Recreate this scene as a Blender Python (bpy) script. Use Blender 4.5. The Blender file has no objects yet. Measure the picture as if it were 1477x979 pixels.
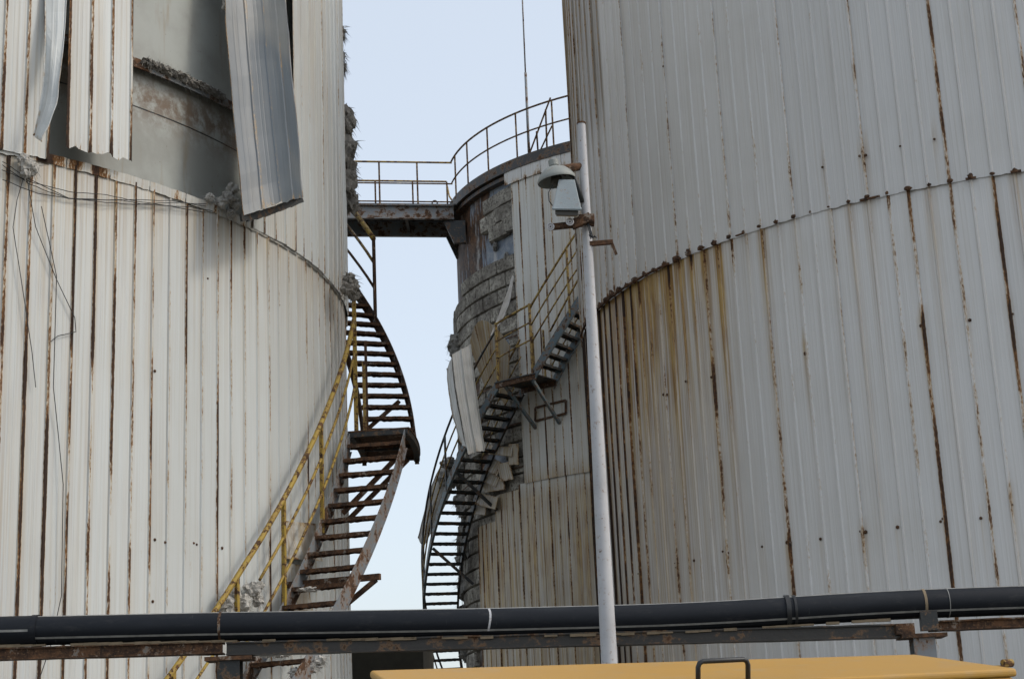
import bpy, bmesh, math, random
from mathutils import Vector, Matrix, noise as mnoise
random.seed(7)
sc = bpy.context.scene
col = sc.collection
R_ = math.radians

# ---------------------------------------------------------------- camera
EYE = 1.6
FPX, PITCH, ROLL = 2414.2, .267, .0455
cp, sp, cr, sr = math.cos(PITCH), math.sin(PITCH), math.cos(ROLL), math.sin(ROLL)
fwd = Vector((0, cp, sp)); up0 = Vector((0, -sp, cp)); rt0 = Vector((1, 0, 0))
right = rt0*cr - up0*sr
upv = rt0*sr + up0*cr
cd = bpy.data.cameras.new('camera'); cam = bpy.data.objects.new('camera', cd); col.objects.link(cam)
m = Matrix((right, upv, -fwd)).transposed().to_4x4(); m.translation = (0, 0, EYE)
cam.matrix_world = m
cd.sensor_fit = 'HORIZONTAL'; cd.sensor_width = 36; cd.lens = FPX/1477*36
cd.clip_start = .1; cd.clip_end = 3000
sc.camera = cam

# ---------------------------------------------------------------- sky, sun, exposure
SUN_AZ, SUN_EL = R_(77), R_(43)          # azimuth from the camera's side (-Y) towards +X
w = bpy.data.worlds.new('World'); sc.world = w; w.use_nodes = True
wn = w.node_tree.nodes; wl = w.node_tree.links
sky = wn.new('ShaderNodeTexSky'); sky.sky_type = 'NISHITA'; sky.sun_disc = False
sky.sun_elevation = SUN_EL; sky.sun_rotation = math.pi - SUN_AZ
sky.air_density = 1.0; sky.dust_density = 3.5; sky.ozone_density = 1.6; sky.altitude = 0
# a thin bright veil of high haze over the clear sky, the same in every direction
veil = wn.new('ShaderNodeMix'); veil.data_type = 'RGBA'; veil.blend_type = 'ADD'; veil.inputs[0].default_value = 1
veil.inputs[7].default_value = (5.0, 5.27, 5.4, 1)
wl.new(sky.outputs[0], veil.inputs[6])
wl.new(veil.outputs[2], wn['Background'].inputs[0]); wn['Background'].inputs[1].default_value = .105
sd = bpy.data.lights.new('sun', 'SUN'); sd.energy = 1.1; sd.angle = R_(10); sd.color = (1, .96, .88)
so = bpy.data.objects.new('sun', sd); col.objects.link(so)
sdir = Vector((math.sin(SUN_AZ)*math.cos(SUN_EL), -math.cos(SUN_AZ)*math.cos(SUN_EL), math.sin(SUN_EL)))
so.rotation_euler = sdir.to_track_quat('Z', 'Y').to_euler(); so.location = sdir*60
sc.view_settings.view_transform = 'Standard'; sc.view_settings.look = 'None'
sc.view_settings.exposure = 0; sc.view_settings.gamma = 1; sc.view_settings.use_curve_mapping = False

# ---------------------------------------------------------------- helpers: surveying
def ray(x, y):
    d = fwd + right*((x-738.5)/FPX) - upv*((y-489.5)/FPX); return d
def atY(x, y, Y):
    d = ray(x, y); p = d*(Y/d.y); return Vector((p.x, p.y, p.z+EYE))
TL = (-9.862, 21.9368, 7.5388)      # left, right and rear tank: centre x, y, radius of the cladding
TR = (8.1037, 25.3245, 6.9728)
TB = (4.697, 44.754, 6.313)
def cyl(T, th, r, z):
    a = R_(th); return Vector((T[0]+r*math.sin(a), T[1]-r*math.cos(a), z))
def hit(T, x, y, off=0, back=False):
    d = ray(x, y); R = T[2]+off
    a = d.x*d.x+d.y*d.y; b = -(d.x*T[0]+d.y*T[1]); c = T[0]**2+T[1]**2-R*R
    D = max(b*b-a*c, 0); s = math.sqrt(D); t = (-b+(s if back else -s))/a
    p = d*t
    return math.degrees(math.atan2(p.x-T[0], -(p.y-T[1]))), p.z+EYE
def nz(x, y=0., z=0.): return mnoise.noise(Vector((x, y, z)))     # about -1..1
def hsh(i, s=0):
    v = math.sin(i*127.1+s*311.7+3.3)*43758.5453; return v-math.floor(v)

# ---------------------------------------------------------------- helpers: objects
def tag(o, label=None, cat=None, group=None, kind=None):
    if label: o['label'] = label
    if cat: o['category'] = cat
    if group: o['group'] = group
    if kind: o['kind'] = kind
    return o
def empty(name, loc, label, cat, group=None):
    o = bpy.data.objects.new(name, None); col.objects.link(o); o.location = loc
    o.empty_display_size = .3
    return tag(o, label, cat, group)
def wloc(p):
    v = Vector((0, 0, 0))
    while p is not None: v = v+p.location; p = p.parent if p.parent and p.parent.type == 'EMPTY' else None
    return v
def par(o, p):
    if p is None: return o
    o.parent = p
    if p.type == 'EMPTY': o.matrix_parent_inverse = Matrix.Translation(-p.location)
    elif p.get('_mw'): o.matrix_parent_inverse = Matrix([p['_mw'][i*4:i*4+4] for i in range(4)]).inverted()
    return o
def place(name, me, mat, parent=None, M=None):
    o = bpy.data.objects.new(name, me); col.objects.link(o)
    if mat and not me.materials: me.materials.append(mat)
    par(o, parent)
    if M is not None: o.matrix_basis = M
    return o
class MB:
    def __init__(s): s.v = []; s.f = []; s.at = {}; s.uv = None
    def add(s, vs, fs):
        n = len(s.v); s.v += [tuple(v) for v in vs]; s.f += [tuple(i+n for i in f) for f in fs]; return n
    def hexa(s, b, t):      # 4 bottom, 4 top corners, same order (counter-clockwise seen from above)
        s.add(list(b)+list(t), [(3,2,1,0),(4,5,6,7),(0,1,5,4),(1,2,6,5),(2,3,7,6),(3,0,4,7)])
    def box(s, c, sx, sy, sz, M=None):
        P = []
        for z in(-.5,.5):
            for x,y in((-.5,-.5),(.5,-.5),(.5,.5),(-.5,.5)):
                p = Vector((x*sx,y*sy,z*sz))
                if M is not None: p = M @ p
                P.append(p+Vector(c))
        s.hexa(P[:4], P[4:])
    def bar(s, a, b, wd, ht, upd=(0,0,1)):
        a = Vector(a); b = Vector(b); d = (b-a).normalized(); u = Vector(upd)
        x = d.cross(u)
        if x.length < 1e-4: x = d.cross(Vector((1,0,0)))
        x.normalize(); u = x.cross(d).normalized()
        x = x*wd/2; u = u*ht/2
        s.hexa([a-x-u, a+x-u, b+x-u, b-x-u], [a-x+u, a+x+u, b+x+u, b-x+u])
    def tube(s, pts, r, n=8, cap=True):
        pts = [Vector(p) for p in pts]; rs = r if isinstance(r, (list, tuple)) else [r]*len(pts)
        base = len(s.v); u = None
        for i, p in enumerate(pts):
            d = (pts[min(i+1,len(pts)-1)]-pts[max(i-1,0)]).normalized()
            if u is None:
                u = d.cross(Vector((0,0,1)))
                if u.length < .05: u = d.cross(Vector((1,0,0)))
            u = (u-d*u.dot(d)).normalized(); v = d.cross(u)
            for k in range(n):
                a = 2*math.pi*k/n; s.v.append(tuple(p+(u*math.cos(a)+v*math.sin(a))*rs[i]))
        for i in range(len(pts)-1):
            for k in range(n):
                k2 = (k+1)%n; s.f.append((base+i*n+k, base+i*n+k2, base+(i+1)*n+k2, base+(i+1)*n+k))
        if cap:
            s.f.append(tuple(base+k for k in reversed(range(n)))); s.f.append(tuple(base+(len(pts)-1)*n+k for k in range(n)))
    def lathe(s, prof, n=24, M=None):
        base = len(s.v)
        for r, z in prof:
            for k in range(n):
                a = 2*math.pi*k/n; p = Vector((r*math.cos(a), r*math.sin(a), z))
                if M is not None: p = M @ p
                s.v.append(tuple(p))
        for i in range(len(prof)-1):
            for k in range(n):
                k2 = (k+1)%n; s.f.append((base+i*n+k, base+i*n+k2, base+(i+1)*n+k2, base+(i+1)*n+k))
    def grid(s, P, nu, nv):      # P row-major: nv rows of nu points
        n = s.add(P, [])
        for j in range(nv-1):
            for i in range(nu-1):
                s.f.append((n+j*nu+i, n+j*nu+i+1, n+(j+1)*nu+i+1, n+(j+1)*nu+i))
    def mesh(s, name, mat=None, smooth=False):
        me = bpy.data.meshes.new(name); me.from_pydata(s.v, [], s.f)
        for k, vals in s.at.items():
            a = me.attributes.new(k, 'FLOAT', 'POINT'); a.data.foreach_set('value', vals)
        if s.uv:
            uvl = me.uv_layers.new(name='UVMap'); li = [0]*len(me.loops); me.loops.foreach_get('vertex_index', li)
            fl = []
            for i in li: fl += s.uv[i]
            uvl.data.foreach_set('uv', fl)
        if mat: me.materials.append(mat)
        if smooth is True: me.polygons.foreach_set('use_smooth', [True]*len(me.polygons))
        me.update()
        if smooth and smooth is not True: me.set_sharp_from_angle(angle=R_(smooth)); 
        return me
    def build(s, name, mat, parent=None, smooth=False):
        return place(name, s.mesh(name, mat, smooth), mat, parent)
def bevel(o, wd, seg=2):
    b = o.modifiers.new('bevel', 'BEVEL'); b.width = wd; b.segments = seg; b.limit_method = 'ANGLE'; return o
def solid(o, t, off=0):
    b = o.modifiers.new('thick', 'SOLIDIFY'); b.thickness = t; b.offset = off; return o

# ---------------------------------------------------------------- helpers: materials
class NT:
    def __init__(s, name):
        s.m = bpy.data.materials.new(name); s.m.use_nodes = True
        s.n = s.m.node_tree.nodes; s.l = s.m.node_tree.links; s.b = s.n['Principled BSDF']
        s.out = s.n['Material Output']
    def new(s, t, **kw):
        n = s.n.new(t)
        for k, v in kw.items(): setattr(n, k, v)
        return n
    def link(s, a, b): s.l.new(a, b)
    def setin(s, sock, v):
        if hasattr(v, 'is_output'): s.l.new(v, sock)
        elif isinstance(v, (tuple, list)) and len(v) == 3 and sock.type == 'RGBA': sock.default_value = (*v, 1)
        else: sock.default_value = v
    def math(s, op, a, b=None, c=None, clamp=False):
        n = s.new('ShaderNodeMath', operation=op); n.use_clamp = clamp
        for i, v in enumerate((a, b, c)):
            if v is not None: s.setin(n.inputs[i], v)
        return n.outputs[0]
    def ramp01(s, v, lo, hi):
        n = s.new('ShaderNodeMapRange', interpolation_type='SMOOTHSTEP'); s.setin(n.inputs[0], v)
        n.inputs[1].default_value = lo; n.inputs[2].default_value = hi; return n.outputs[0]
    def mix(s, fac, a, b, blend='MIX'):
        n = s.new('ShaderNodeMix', data_type='RGBA', blend_type=blend)
        s.setin(n.inputs[0], fac); s.setin(n.inputs[6], a); s.setin(n.inputs[7], b); return n.outputs[2]
    def vec(s, src, scale):
        n = s.new('ShaderNodeMapping'); n.inputs['Scale'].default_value = scale; s.l.new(src, n.inputs[0]); return n.outputs[0]
    def noise(s, vec, scale=1., detail=4., rough=.55):
        n = s.new('ShaderNodeTexNoise'); s.l.new(vec, n.inputs['Vector'])
        n.inputs['Scale'].default_value = scale; n.inputs['Detail'].default_value = detail; n.inputs['Roughness'].default_value = rough
        return n.outputs[0]
    def pos(s): return s.new('ShaderNodeNewGeometry').outputs['Position']
    def attr(s, nm): return s.new('ShaderNodeAttribute', attribute_name=nm).outputs['Fac']
    def bump(s, h, strength=.3, dist=.01):
        n = s.new('ShaderNodeBump'); n.inputs['Strength'].default_value = strength; n.inputs['Distance'].default_value = dist
        s.setin(n.inputs['Height'], h); s.l.new(n.outputs[0], s.b.inputs['Normal'])
    def fin(s, colr, rough=.6, metal=0., spec=.4):
        s.setin(s.b.inputs['Base Color'], colr); s.setin(s.b.inputs['Roughness'], rough); s.setin(s.b.inputs['Metallic'], metal)
        s.setin(s.b.inputs['Specular IOR Level'], spec); return s.m

def rust_colour(t, p, fine=1.):
    n1 = t.noise(p, 9*fine, 6, .7); n2 = t.noise(p, 38*fine, 4, .7)
    c = t.mix(t.ramp01(n1, .35, .68), (.026, .015, .010), (.125, .060, .028))
    return t.mix(t.ramp01(n2, .52, .75), c, (.21, .118, .058))
def cladding(name, base, grime=.25, rustgain=1., dirt=(.30, .24, .15)):
    t = NT(name); uv = t.new('ShaderNodeTexCoord').outputs['UV']
    ru = t.attr('rust'); wa = t.attr('wash'); di = t.attr('dirt')
    n1 = t.noise(t.vec(uv, (70, 16, 1)), 1, 5, .7); n2 = t.noise(t.vec(uv, (7, 1.5, 1)), 1, 3)
    nst = t.noise(t.vec(uv, (34, .35, 1)), 1, 4, .6); nbig = t.noise(uv, .7, 3); nmid = t.noise(t.vec(uv, (5, .5, 1)), 1, 4)
    rv = t.math('ADD', t.math('MULTIPLY', ru, rustgain), t.math('ADD', t.math('MULTIPLY', t.math('SUBTRACT', n1, .5), 1.25), t.math('MULTIPLY', t.math('SUBTRACT', n2, .5), 1.1)))
    halo = t.ramp01(rv, .30, .66); mask = t.ramp01(rv, .56, .68); core = t.ramp01(rv, .66, .95)
    oi = t.new('ShaderNodeObjectInfo').outputs['Random']
    c = t.mix(oi, base, tuple(x*.9 for x in base))
    c = t.mix(t.math('MULTIPLY', t.ramp01(nst, .45, .75), grime), c, dirt)
    c = t.mix(t.math('MULTIPLY', t.ramp01(nbig, .45, .7), grime*.5), c, (.38, .35, .28))
    c = t.mix(t.math('MULTIPLY', t.ramp01(nmid, .5, .8), grime*.6), c, (.33, .31, .27))
    # dirt soaked into old panels, and other brown darkening
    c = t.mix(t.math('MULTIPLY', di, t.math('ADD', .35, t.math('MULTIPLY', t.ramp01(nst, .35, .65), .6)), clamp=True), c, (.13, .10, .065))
    # runs of thin rust water
    wv = t.math('MULTIPLY', wa, t.math('ADD', .3, t.math('MULTIPLY', t.ramp01(nst, .3, .65), 1.3)), clamp=True)
    c = t.mix(wv, c, t.mix(t.ramp01(n2, .4, .6), (.40, .26, .085), (.28, .16, .05)))
    c = t.mix(t.math('MULTIPLY', halo, .75), c, (.37, .235, .09))
    rc = t.mix(core, t.mix(t.ramp01(n2, .42, .6), (.20, .088, .025), (.11, .048, .018)), (.032, .017, .010))
    c = t.mix(mask, c, rc)
    t.bump(t.math('ADD', t.math('MULTIPLY', mask, .6), t.math('MULTIPLY', n1, .25)), .35, .006)
    return t.fin(c, t.math('ADD', .42, t.math('MULTIPLY', mask, .45)), 0, .4)
def paint_rust(name, paint, amount=.5, fine=1., rough=.5, dirt=.3):
    t = NT(name); p = t.pos()
    n = t.noise(p, 5*fine, 7, .68); n2 = t.noise(p, 24*fine, 4, .6)
    v = t.math('ADD', n, t.math('MULTIPLY', t.math('SUBTRACT', n2, .5), .35))
    lo = .78-.5*amount
    mask = t.ramp01(v, lo, lo+.05); halo = t.ramp01(v, lo-.09, lo+.02)
    c = t.mix(t.math('MULTIPLY', t.noise(p, 3, 4), dirt), paint, tuple(x*.45 for x in paint))
    c = t.mix(t.math('MULTIPLY', halo, .5), c, (.25, .13, .05))
    c = t.mix(mask, c, rust_colour(t, p, fine))
    t.bump(t.math('ADD', mask, n2), .4, .006)
    return t.fin(c, t.math('ADD', rough, t.math('MULTIPLY', mask, .4)))
def plain(name, c, rough=.6, var=.3, fine=6., metal=0., bumps=.15, spec=.4):
    t = NT(name); p = t.pos(); n = t.noise(p, fine, 6, .6); n2 = t.noise(p, fine*7, 3)
    cc = t.mix(t.math('MULTIPLY', t.ramp01(n, .35, .7), var), c, tuple(x*.45 for x in c))
    cc = t.mix(t.math('MULTIPLY', t.ramp01(n2, .5, .75), var*.5), cc, tuple(x*.6 for x in c))
    t.bump(t.math('ADD', n, t.math('MULTIPLY', n2, .4)), bumps, .01)
    return t.fin(cc, rough, metal, spec)

M = {}
M['clad_left'] = cladding('white_cladding_sunny_tank', (.575, .60, .59), .22, 1.)
M['clad_right'] = cladding('grey_white_cladding', (.63, .62, .60), .22, 1.)
M['clad_rear'] = cladding('dirty_white_cladding', (.60, .58, .53), .34, 1.)
M['clad_back'] = cladding('blue_grey_sheet_back', (.085, .108, .13), .4, .9, (.07, .068, .062))
M['rust'] = paint_rust('rusted_steel', (.17, .17, .16), .82, 1.6)
M['grey_rust'] = paint_rust('grey_painted_steel', (.20, .215, .225), .50)
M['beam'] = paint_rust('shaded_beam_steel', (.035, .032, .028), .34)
M['yellow'] = paint_rust('yellow_handrail_paint', (.40, .275, .045), .52, 2.2, .6, .6)
M['oldyellow'] = paint_rust('old_yellow_paint', (.34, .23, .05), .55, 2.)
M['rail_rust'] = paint_rust('rail_steel', (.30, .22, .10), .7, 3.)
M['blue_rust'] = paint_rust('blue_green_steel', (.09, .125, .14), .44, 1.5)
M['dark_steel'] = paint_rust('dark_steel', (.026, .028, .028), .36, 1.5)
M['white_pole'] = paint_rust('white_pole_paint', (.60, .60, .61), .24, 5., .6, .9)
M['wool'] = plain('grey_mineral_wool', (.25, .235, .21), .95, .7, 9, 0, .6, .1)
M['wool_white'] = plain('pale_mineral_wool', (.47, .45, .41), .95, .65, 9, 0, .6, .1)
M['enamel'] = paint_rust('grey_lamp_enamel', (.31, .325, .30), .2, 4., .5, .8)
M['lamp_tin'] = paint_rust('pale_blue_lamp_tin', (.33, .38, .40), .24, 5., .5, .8)
M['lamp_dark'] = plain('lamp_dark', (.06, .055, .045), .6)
M['concrete'] = plain('shaded_dark_concrete', (.06, .054, .04), .85, .5, 2.)  # shade between the tanks is put into this dark wall colour
M['tar'] = paint_rust('rusty_rim', (.045, .04, .036), .42, 1.)

t = NT('tank_shell_grey_green'); p = t.pos(); n = t.noise(p, 1.3, 5); n2 = t.noise(t.vec(p, (6, 6, .8)), 1, 5)
c = t.mix(t.ramp01(n, .4, .7), (.36, .375, .35), (.27, .275, .25))
c = t.mix(t.math('MULTIPLY', t.ramp01(n2, .56, .74), .6), c, (.25, .19, .11))
c = t.mix(t.math('MULTIPLY', t.ramp01(t.noise(p, 24, 3), .70, .74), .6), c, (.12, .08, .05))
c = t.mix(t.math('MULTIPLY', t.attr('rust'), t.ramp01(t.noise(p, 5, 6, .7), .35, .6)), c, (.13, .08, .045))
M['shell'] = t.fin(c, .5)
t = NT('weathered_rear_shell'); p = t.pos(); n = t.noise(t.vec(p, (2.2, 2.2, .7)), 1, 7, .7); n2 = t.noise(p, 7, 5, .7); n3 = t.noise(t.vec(p, (8, 8, 1.2)), 1, 6, .7)
ru = t.attr('rust')
c = t.mix(t.ramp01(n2, .4, .65), (.17, .20, .245), (.26, .28, .30))
v = t.math('ADD', n3, t.math('SUBTRACT', ru, .5))
c = t.mix(t.ramp01(v, .44, .51), c, rust_colour(t, p, .35))
c = t.mix(t.math('MULTIPLY', t.ramp01(n, .55, .68), .75), c, (.45, .43, .41))
t.bump(n2, .5, .03); M['rear_shell'] = t.fin(c, .7)
t = NT('insulation_block'); p = t.pos(); n = t.noise(p, 2.4, 7, .7); n2 = t.noise(p, 14, 5, .7); oi = t.new('ShaderNodeObjectInfo').outputs['Random']
c = t.mix(t.ramp01(n, .35, .66), (.24, .215, .18), (.54, .50, .42))
c = t.mix(t.math('MULTIPLY', oi, .55), c, (.14, .125, .105))
c = t.mix(t.math('MULTIPLY', t.ramp01(n2, .46, .66), .85), c, (.075, .062, .052))
c = t.mix(t.math('MULTIPLY', t.ramp01(t.noise(p, .9, 5, .7), .5, .66), .7), c, (.10, .085, .072))
t.bump(t.math('ADD', n, n2), .9, .04); M['block'] = t.fin(c, .95, 0, .15)
t = NT('black_pipe_plastic'); p = t.pos(); n = t.noise(t.vec(p, (1.2, 6, 6)), 1, 5); n2 = t.noise(p, 40, 3)
c = t.mix(t.math('MULTIPLY', t.ramp01(n, .45, .75), .6), (.008, .010, .014), (.022, .025, .03))
c = t.mix(t.math('MULTIPLY', t.ramp01(t.noise(t.vec(p, (5, 14, 14)), 1, 6, .75), .52, .8), .22), c, (.10, .095, .085))
c = t.mix(t.math('MULTIPLY', t.ramp01(t.noise(t.vec(p, (40, 4, 4)), 1, 4, .7), .68, .75), .3), c, (.16, .16, .15))
M['pipe'] = t.fin(c, t.math('ADD', .42, t.math('MULTIPLY', n2, .25)), 0, .22)
M['stripe'] = plain('pipe_stripe_highlight', (.27, .27, .255), .5, .6, 14)
M['sand'] = plain('dust_on_ledge', (.22, .17, .11), .9, .5, 10)
M['black'] = plain('black_plastic', (.02, .021, .022), .45, .3, 20)
t = NT('yellow_cabinet_paint'); p = t.pos(); n = t.noise(p, 2.2, 5); n2 = t.noise(p, 60, 3); n3 = t.noise(p, 9, 4)
c = t.mix(t.math('MULTIPLY', t.ramp01(n, .4, .7), .4), (.44, .24, .042), (.36, .205, .05))
c = t.mix(t.math('MULTIPLY', t.ramp01(n3, .5, .72), .35), c, (.36, .26, .14))
c = t.mix(t.math('MULTIPLY', t.ramp01(t.noise(t.vec(p, (3, 30, 30)), 1, 4, .7), .62, .72), .35), c, (.30, .19, .08))
c = t.mix(t.math('MULTIPLY', t.ramp01(n2, .70, .75), .5), c, (.16, .08, .03))
t.bump(n2, .1, .004); M['cab'] = t.fin(c, .5)
t = NT('gravel_yard'); p = t.pos(); n = t.noise(p, .6, 6); n2 = t.noise(p, 18, 4)
c = t.mix(n, (.09, .085, .07), (.15, .14, .12)); c = t.mix(t.math('MULTIPLY', t.ramp01(n2, .4, .7), .5), c, (.10, .09, .08))
t.bump(n2, .6, .03); M['ground'] = t.fin(c, .95, 0, .2)

# ---------------------------------------------------------------- ground
b = MB(); b.grid([(x*40., y*40.-200, 0) for y in range(-10, 31) for x in range(-20, 21)], 41, 41)
tag(b.build('ground', M['ground']), kind='structure')

# ---------------------------------------------------------------- tank building blocks
PITCH_R = .25
RIB = [(-.036, 0, 0), (-.022, 0, .1), (-.010, .017, .8), (.010, .017, 1.05), (.022, 0, .85), (.036, 0, 0)]
PAN = [(.088, 0, 0), (.094, .0014, .25), (.104, .0014, .25), (.110, 0, 0), (.140, 0, 0), (.146, .0014, .25), (.156, .0014, .25), (.162, 0, 0)]
class Tank: pass
def tank_info(T, th0, top):
    k = Tank(); k.T = T; k.th0 = th0; k.top = top; k.dpr = math.degrees(PITCH_R/T[2]); return k
def rib_th(k, r): return k.th0+r*k.dpr
def rib_of(k, th): return (th-k.th0)/k.dpr
def panel(k, root, r0, n, z0, z1, off, mat, rustf, washf=None, dirtf=None, dz=.3, ragged=0., lap=True, cutl=None, name='cladding_panel', shape=None, seed=0, seam=.58):
    """one ribbed sheet from rib r0 to rib r0+n (rib numbers may be fractions)"""
    cols = []; rb = int(math.floor(r0+.5))
    for i in range(n+1):
        base = i*PITCH_R
        for du, h, tg in RIB:
            if i == 0 and du < -.02: continue
            if i == n and du > .034: continue
            cols.append((base+du, h, tg if not (i == n and du > .02) else 2., rb+i))
        if i < n:
            for du, h, tg in PAN: cols.append((base+du, h, tg*1.6, rb+i+.4))
    R = k.T[2]; nr = max(2, int((z1-z0)/dz)+1); P = []; ru = []; wa = []; di = []; uv = []
    rows = [z0+(z1-z0)*j/(nr-1) for j in range(nr)]
    W = n*PITCH_R
    for j, z in enumerate(rows):
        for (du, h, tg, rr) in cols:
            u = r0*PITCH_R+du
            lapo = .014*(du/W) if lap else 0
            wob = .010*nz(u*.8, z*.35, 1.7)+.004*nz(u*3, z*.8, 4.1)
            zz = z
            if ragged and j == 0: zz = z+ragged*(abs(nz(u*4.3, seed+2.2))+.6*max(0, nz(u*16, seed+9.1))-.3)
            r = R+off+h+lapo+wob; th = rib_th(k, 0)+math.degrees(u/R)
            p = cyl(k.T, th, r, zz)
            if shape: p = shape(p, du/W, (zz-z0)/(z1-z0), th)
            P.append(p); ru.append(0. if not tg else max(seam, rustf(rr, zz)) if tg == 2. else tg*rustf(rr, zz)); wa.append(washf(u/PITCH_R, zz) if washf else 0.)
            di.append(dirtf(u/PITCH_R, zz) if dirtf else 0.); uv += [(u, zz)]
    b = MB(); b.grid(P, len(cols), nr); b.at = {'rust': ru, 'wash': wa, 'dirt': di}; b.uv = uv
    o = b.build(name, mat, root); return o
def drum(k, root, r, z0, z1, mat, name='inner_shell', rustf=None, n=128, dz=.8):
    b = MB(); nr = int((z1-z0)/dz)+2; P = []; ru = []
    for j in range(nr):
        z = z0+(z1-z0)*j/(nr-1)
        for i in range(n+1):
            th = 360*i/n-180; P.append(cyl(k.T, th, r, z)); ru.append(rustf(th, z) if rustf else 0.)
    b.grid(P, n+1, nr); b.at = {'rust': ru}; return b.build(name, mat, root, True)
def cone(k, root, r, z, h, mat):
    b = MB(); n = 72
    P = [cyl(k.T, 360*i/n, r, z) for i in range(n)]+[Vector((k.T[0], k.T[1], z+h))]
    b.add(P, [(i, (i+1)%n, n) for i in range(n)]); return b.build('roof', mat, root)
def arc_strip(k, th0, th1, r0, r1, z0, z1, b, n=None, zf=None):
    """curved bar of rectangular section; zf adds height along the angle"""
    n = n or max(2, int(abs(th1-th0)/1.5)+1); base = len(b.v)
    for i in range(n+1):
        th = th0+(th1-th0)*i/n; dzz = zf(th) if zf else 0
        for r, z in((r0, z0), (r1, z0), (r1, z1), (r0, z1)): b.v.append(tuple(cyl(k.T, th, r, z+dzz)))
    for i in range(n):
        for q in range(4):
            q2 = (q+1)%4; b.f.append((base+i*4+q, base+i*4+q2, base+(i+1)*4+q2, base+(i+1)*4+q))
    b.f.append((base+3, base+2, base+1, base)); b.f.append(tuple(base+n*4+q for q in range(4)))
def rot_at(p, ax, ay, az):
    mm = Matrix((ax, ay, az)).transposed().to_4x4(); mm.translation = p; return mm
def cylM(k, th, r, z, s=1.):
    a = R_(th); x = Vector((math.sin(a), -math.cos(a), 0)); y = Vector((math.cos(a), math.sin(a), 0))
    return rot_at(cyl(k.T, th, r, z), x*s, y*s, Vector((0, 0, s)))
def lump_mesh(name, mat, s, seed, amp=.45, sub=2):
    bm = bmesh.new(); bmesh.ops.create_icosphere(bm, subdivisions=sub, radius=1)
    for v in bm.verts:
        d = v.co.normalized(); q = 1+amp*nz(d.x*1.7+seed, d.y*1.7, d.z*1.7)+amp*.5*nz(d.x*4.2, d.y*4.2+seed, d.z*4.2)
        v.co = Vector((d.x*s[0], d.y*s[1], d.z*s[2]))*q
    me = bpy.data.meshes.new(name); bm.to_mesh(me); bm.free(); me.materials.append(mat); return me
def bolt_mesh(mat, r=.017):
    b = MB()
    for rr, x in((r*1.7, .0), (r*1.7, .006)): pass
    Mx = Matrix.Rotation(R_(90), 4, 'Y')
    b.lathe([(0, .022), (r, .02), (r*1.05, .006), (r*1.8, .004), (r*1.8, -.002)], 6, Mx)
    return b.mesh('bolt', mat)
BOLT = bolt_mesh(M['rust'])

KL = tank_info(TL, 39.13, 17.4); KR = tank_info(TR, -50.19, 17.4); KB = tank_info(TB, -45.6, 17.35)
ZRL, ZRR = 6.663+EYE, 6.8824+EYE     # ring joint heights

# ================================================================ LEFT TANK
tl = empty('storage_tank', (TL[0], TL[1], 0), 'big white ribbed storage tank on the left with torn open cladding', 'storage tank', 'clad storage tanks')
def shell_rust(th, z):
    # rusty bathtub line under the stiffening ring
    return .9*math.exp(-((z-9.45)/.30)**2) if 40 < th < 80 else 0.
drum(KL, tl, TL[2]-.24, 0, KL.top, M['shell'], rustf=shell_rust, n=160, dz=.16)
cone(KL, tl, TL[2]+.1, KL.top, 1.3, M['shell'])
heavyL = {-2: .8, -1: .9, 0: 1.0, 1: 1.12, 2: 1.1, 3: 1.12, 4: 1.0, 5: .92, 6: .82, 7: .82, 8: .42, 9: .72, 10: .55, 11: .92, 12: .5, 13: .66, 14: .45, 15: .88, 16: .4, 17: .5, 18: .4, 19: .8, 20: .45, 21: .6, 22: .7, 23: .85, 24: .6, 25: .7}
def rustL(r, z):
    i = round(r); fr = abs(r-i) > .2
    if fr: return max(0, .45*hsh(i*3+.7, 2)+.4*nz(i*2.7+.5, z*.45, 8)-.1)
    a = heavyL.get(i, .4+.5*hsh(i, 1))+(.16 if i > 5 else .06)
    v = a*(.66+.55*nz(i*7.7, z*.5, 3.)+.4*nz(i*3.7, z*1.9, 5.))
    if i in (1, 2) and z < 5.4: v += .28
    if i in (3, 4, 5, 0) and z > 6.2: v += .22
    v += .45*math.exp(-(ZRL-z)/.35)*hsh(i, 5)
    return max(0, v)
def washL(u, z):
    d = max(0, ZRL-z)
    s = .4*math.exp(-d/.8)*(.4+.6*(nz(u*.9, 7)+.5))
    s += max(0, min(1, (9-u)/8))*.10*(1+1.3*nz(u*1.1, z*.3)); i = round(u); s += max(0, 1-abs(u-i)/.3)*heavyL.get(i, .4)*.22*(.6+nz(i*3.3, z*.6))
    return max(0, s)
for q in range(-8, 14):
    r0 = 3+4*(q-1)
    panel(KL, tl, r0, 4, 0.0, ZRL+.0, 0, M['clad_left'], rustL, washL, seed=q, dz=.24)
# flashing strip along the top of the lower course
def rustF(th, z): return .35+.5*nz(th*.9, z*3)
for q in range(0, 22):
    th0 = 24+q*4.0; th1 = th0+3.9
    b = MB(); n = 12; P = []; ru = []; uv = []
    for j, (dr, z) in enumerate(((.026, ZRL-.055), (.032, ZRL+.05), (-.03, ZRL+.075))):
        for i in range(n+1):
            th = th0+(th1-th0)*i/n
            P.append(cyl(KL.T, th, TL[2]+dr+.006*nz(th*2, j), z+.012*nz(th*1.3, 4)+(.01*nz(th*6, 2) if j == 0 else 0)))
            ru.append((.25+.6*hsh(q, 4)+.7*nz(th*1.1, z*3)) if th < 64 else .25+.6*nz(th*2, 1)); uv.append((R_(th)*TL[2], z))
    b.grid(P, n+1, 3); b.at = {'rust': ru, 'wash': [0.15]*len(P), 'dirt': [.25*hsh(q, 8)]*len(P)}; b.uv = uv
    b.build('flashing', M['clad_left'], tl)
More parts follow.
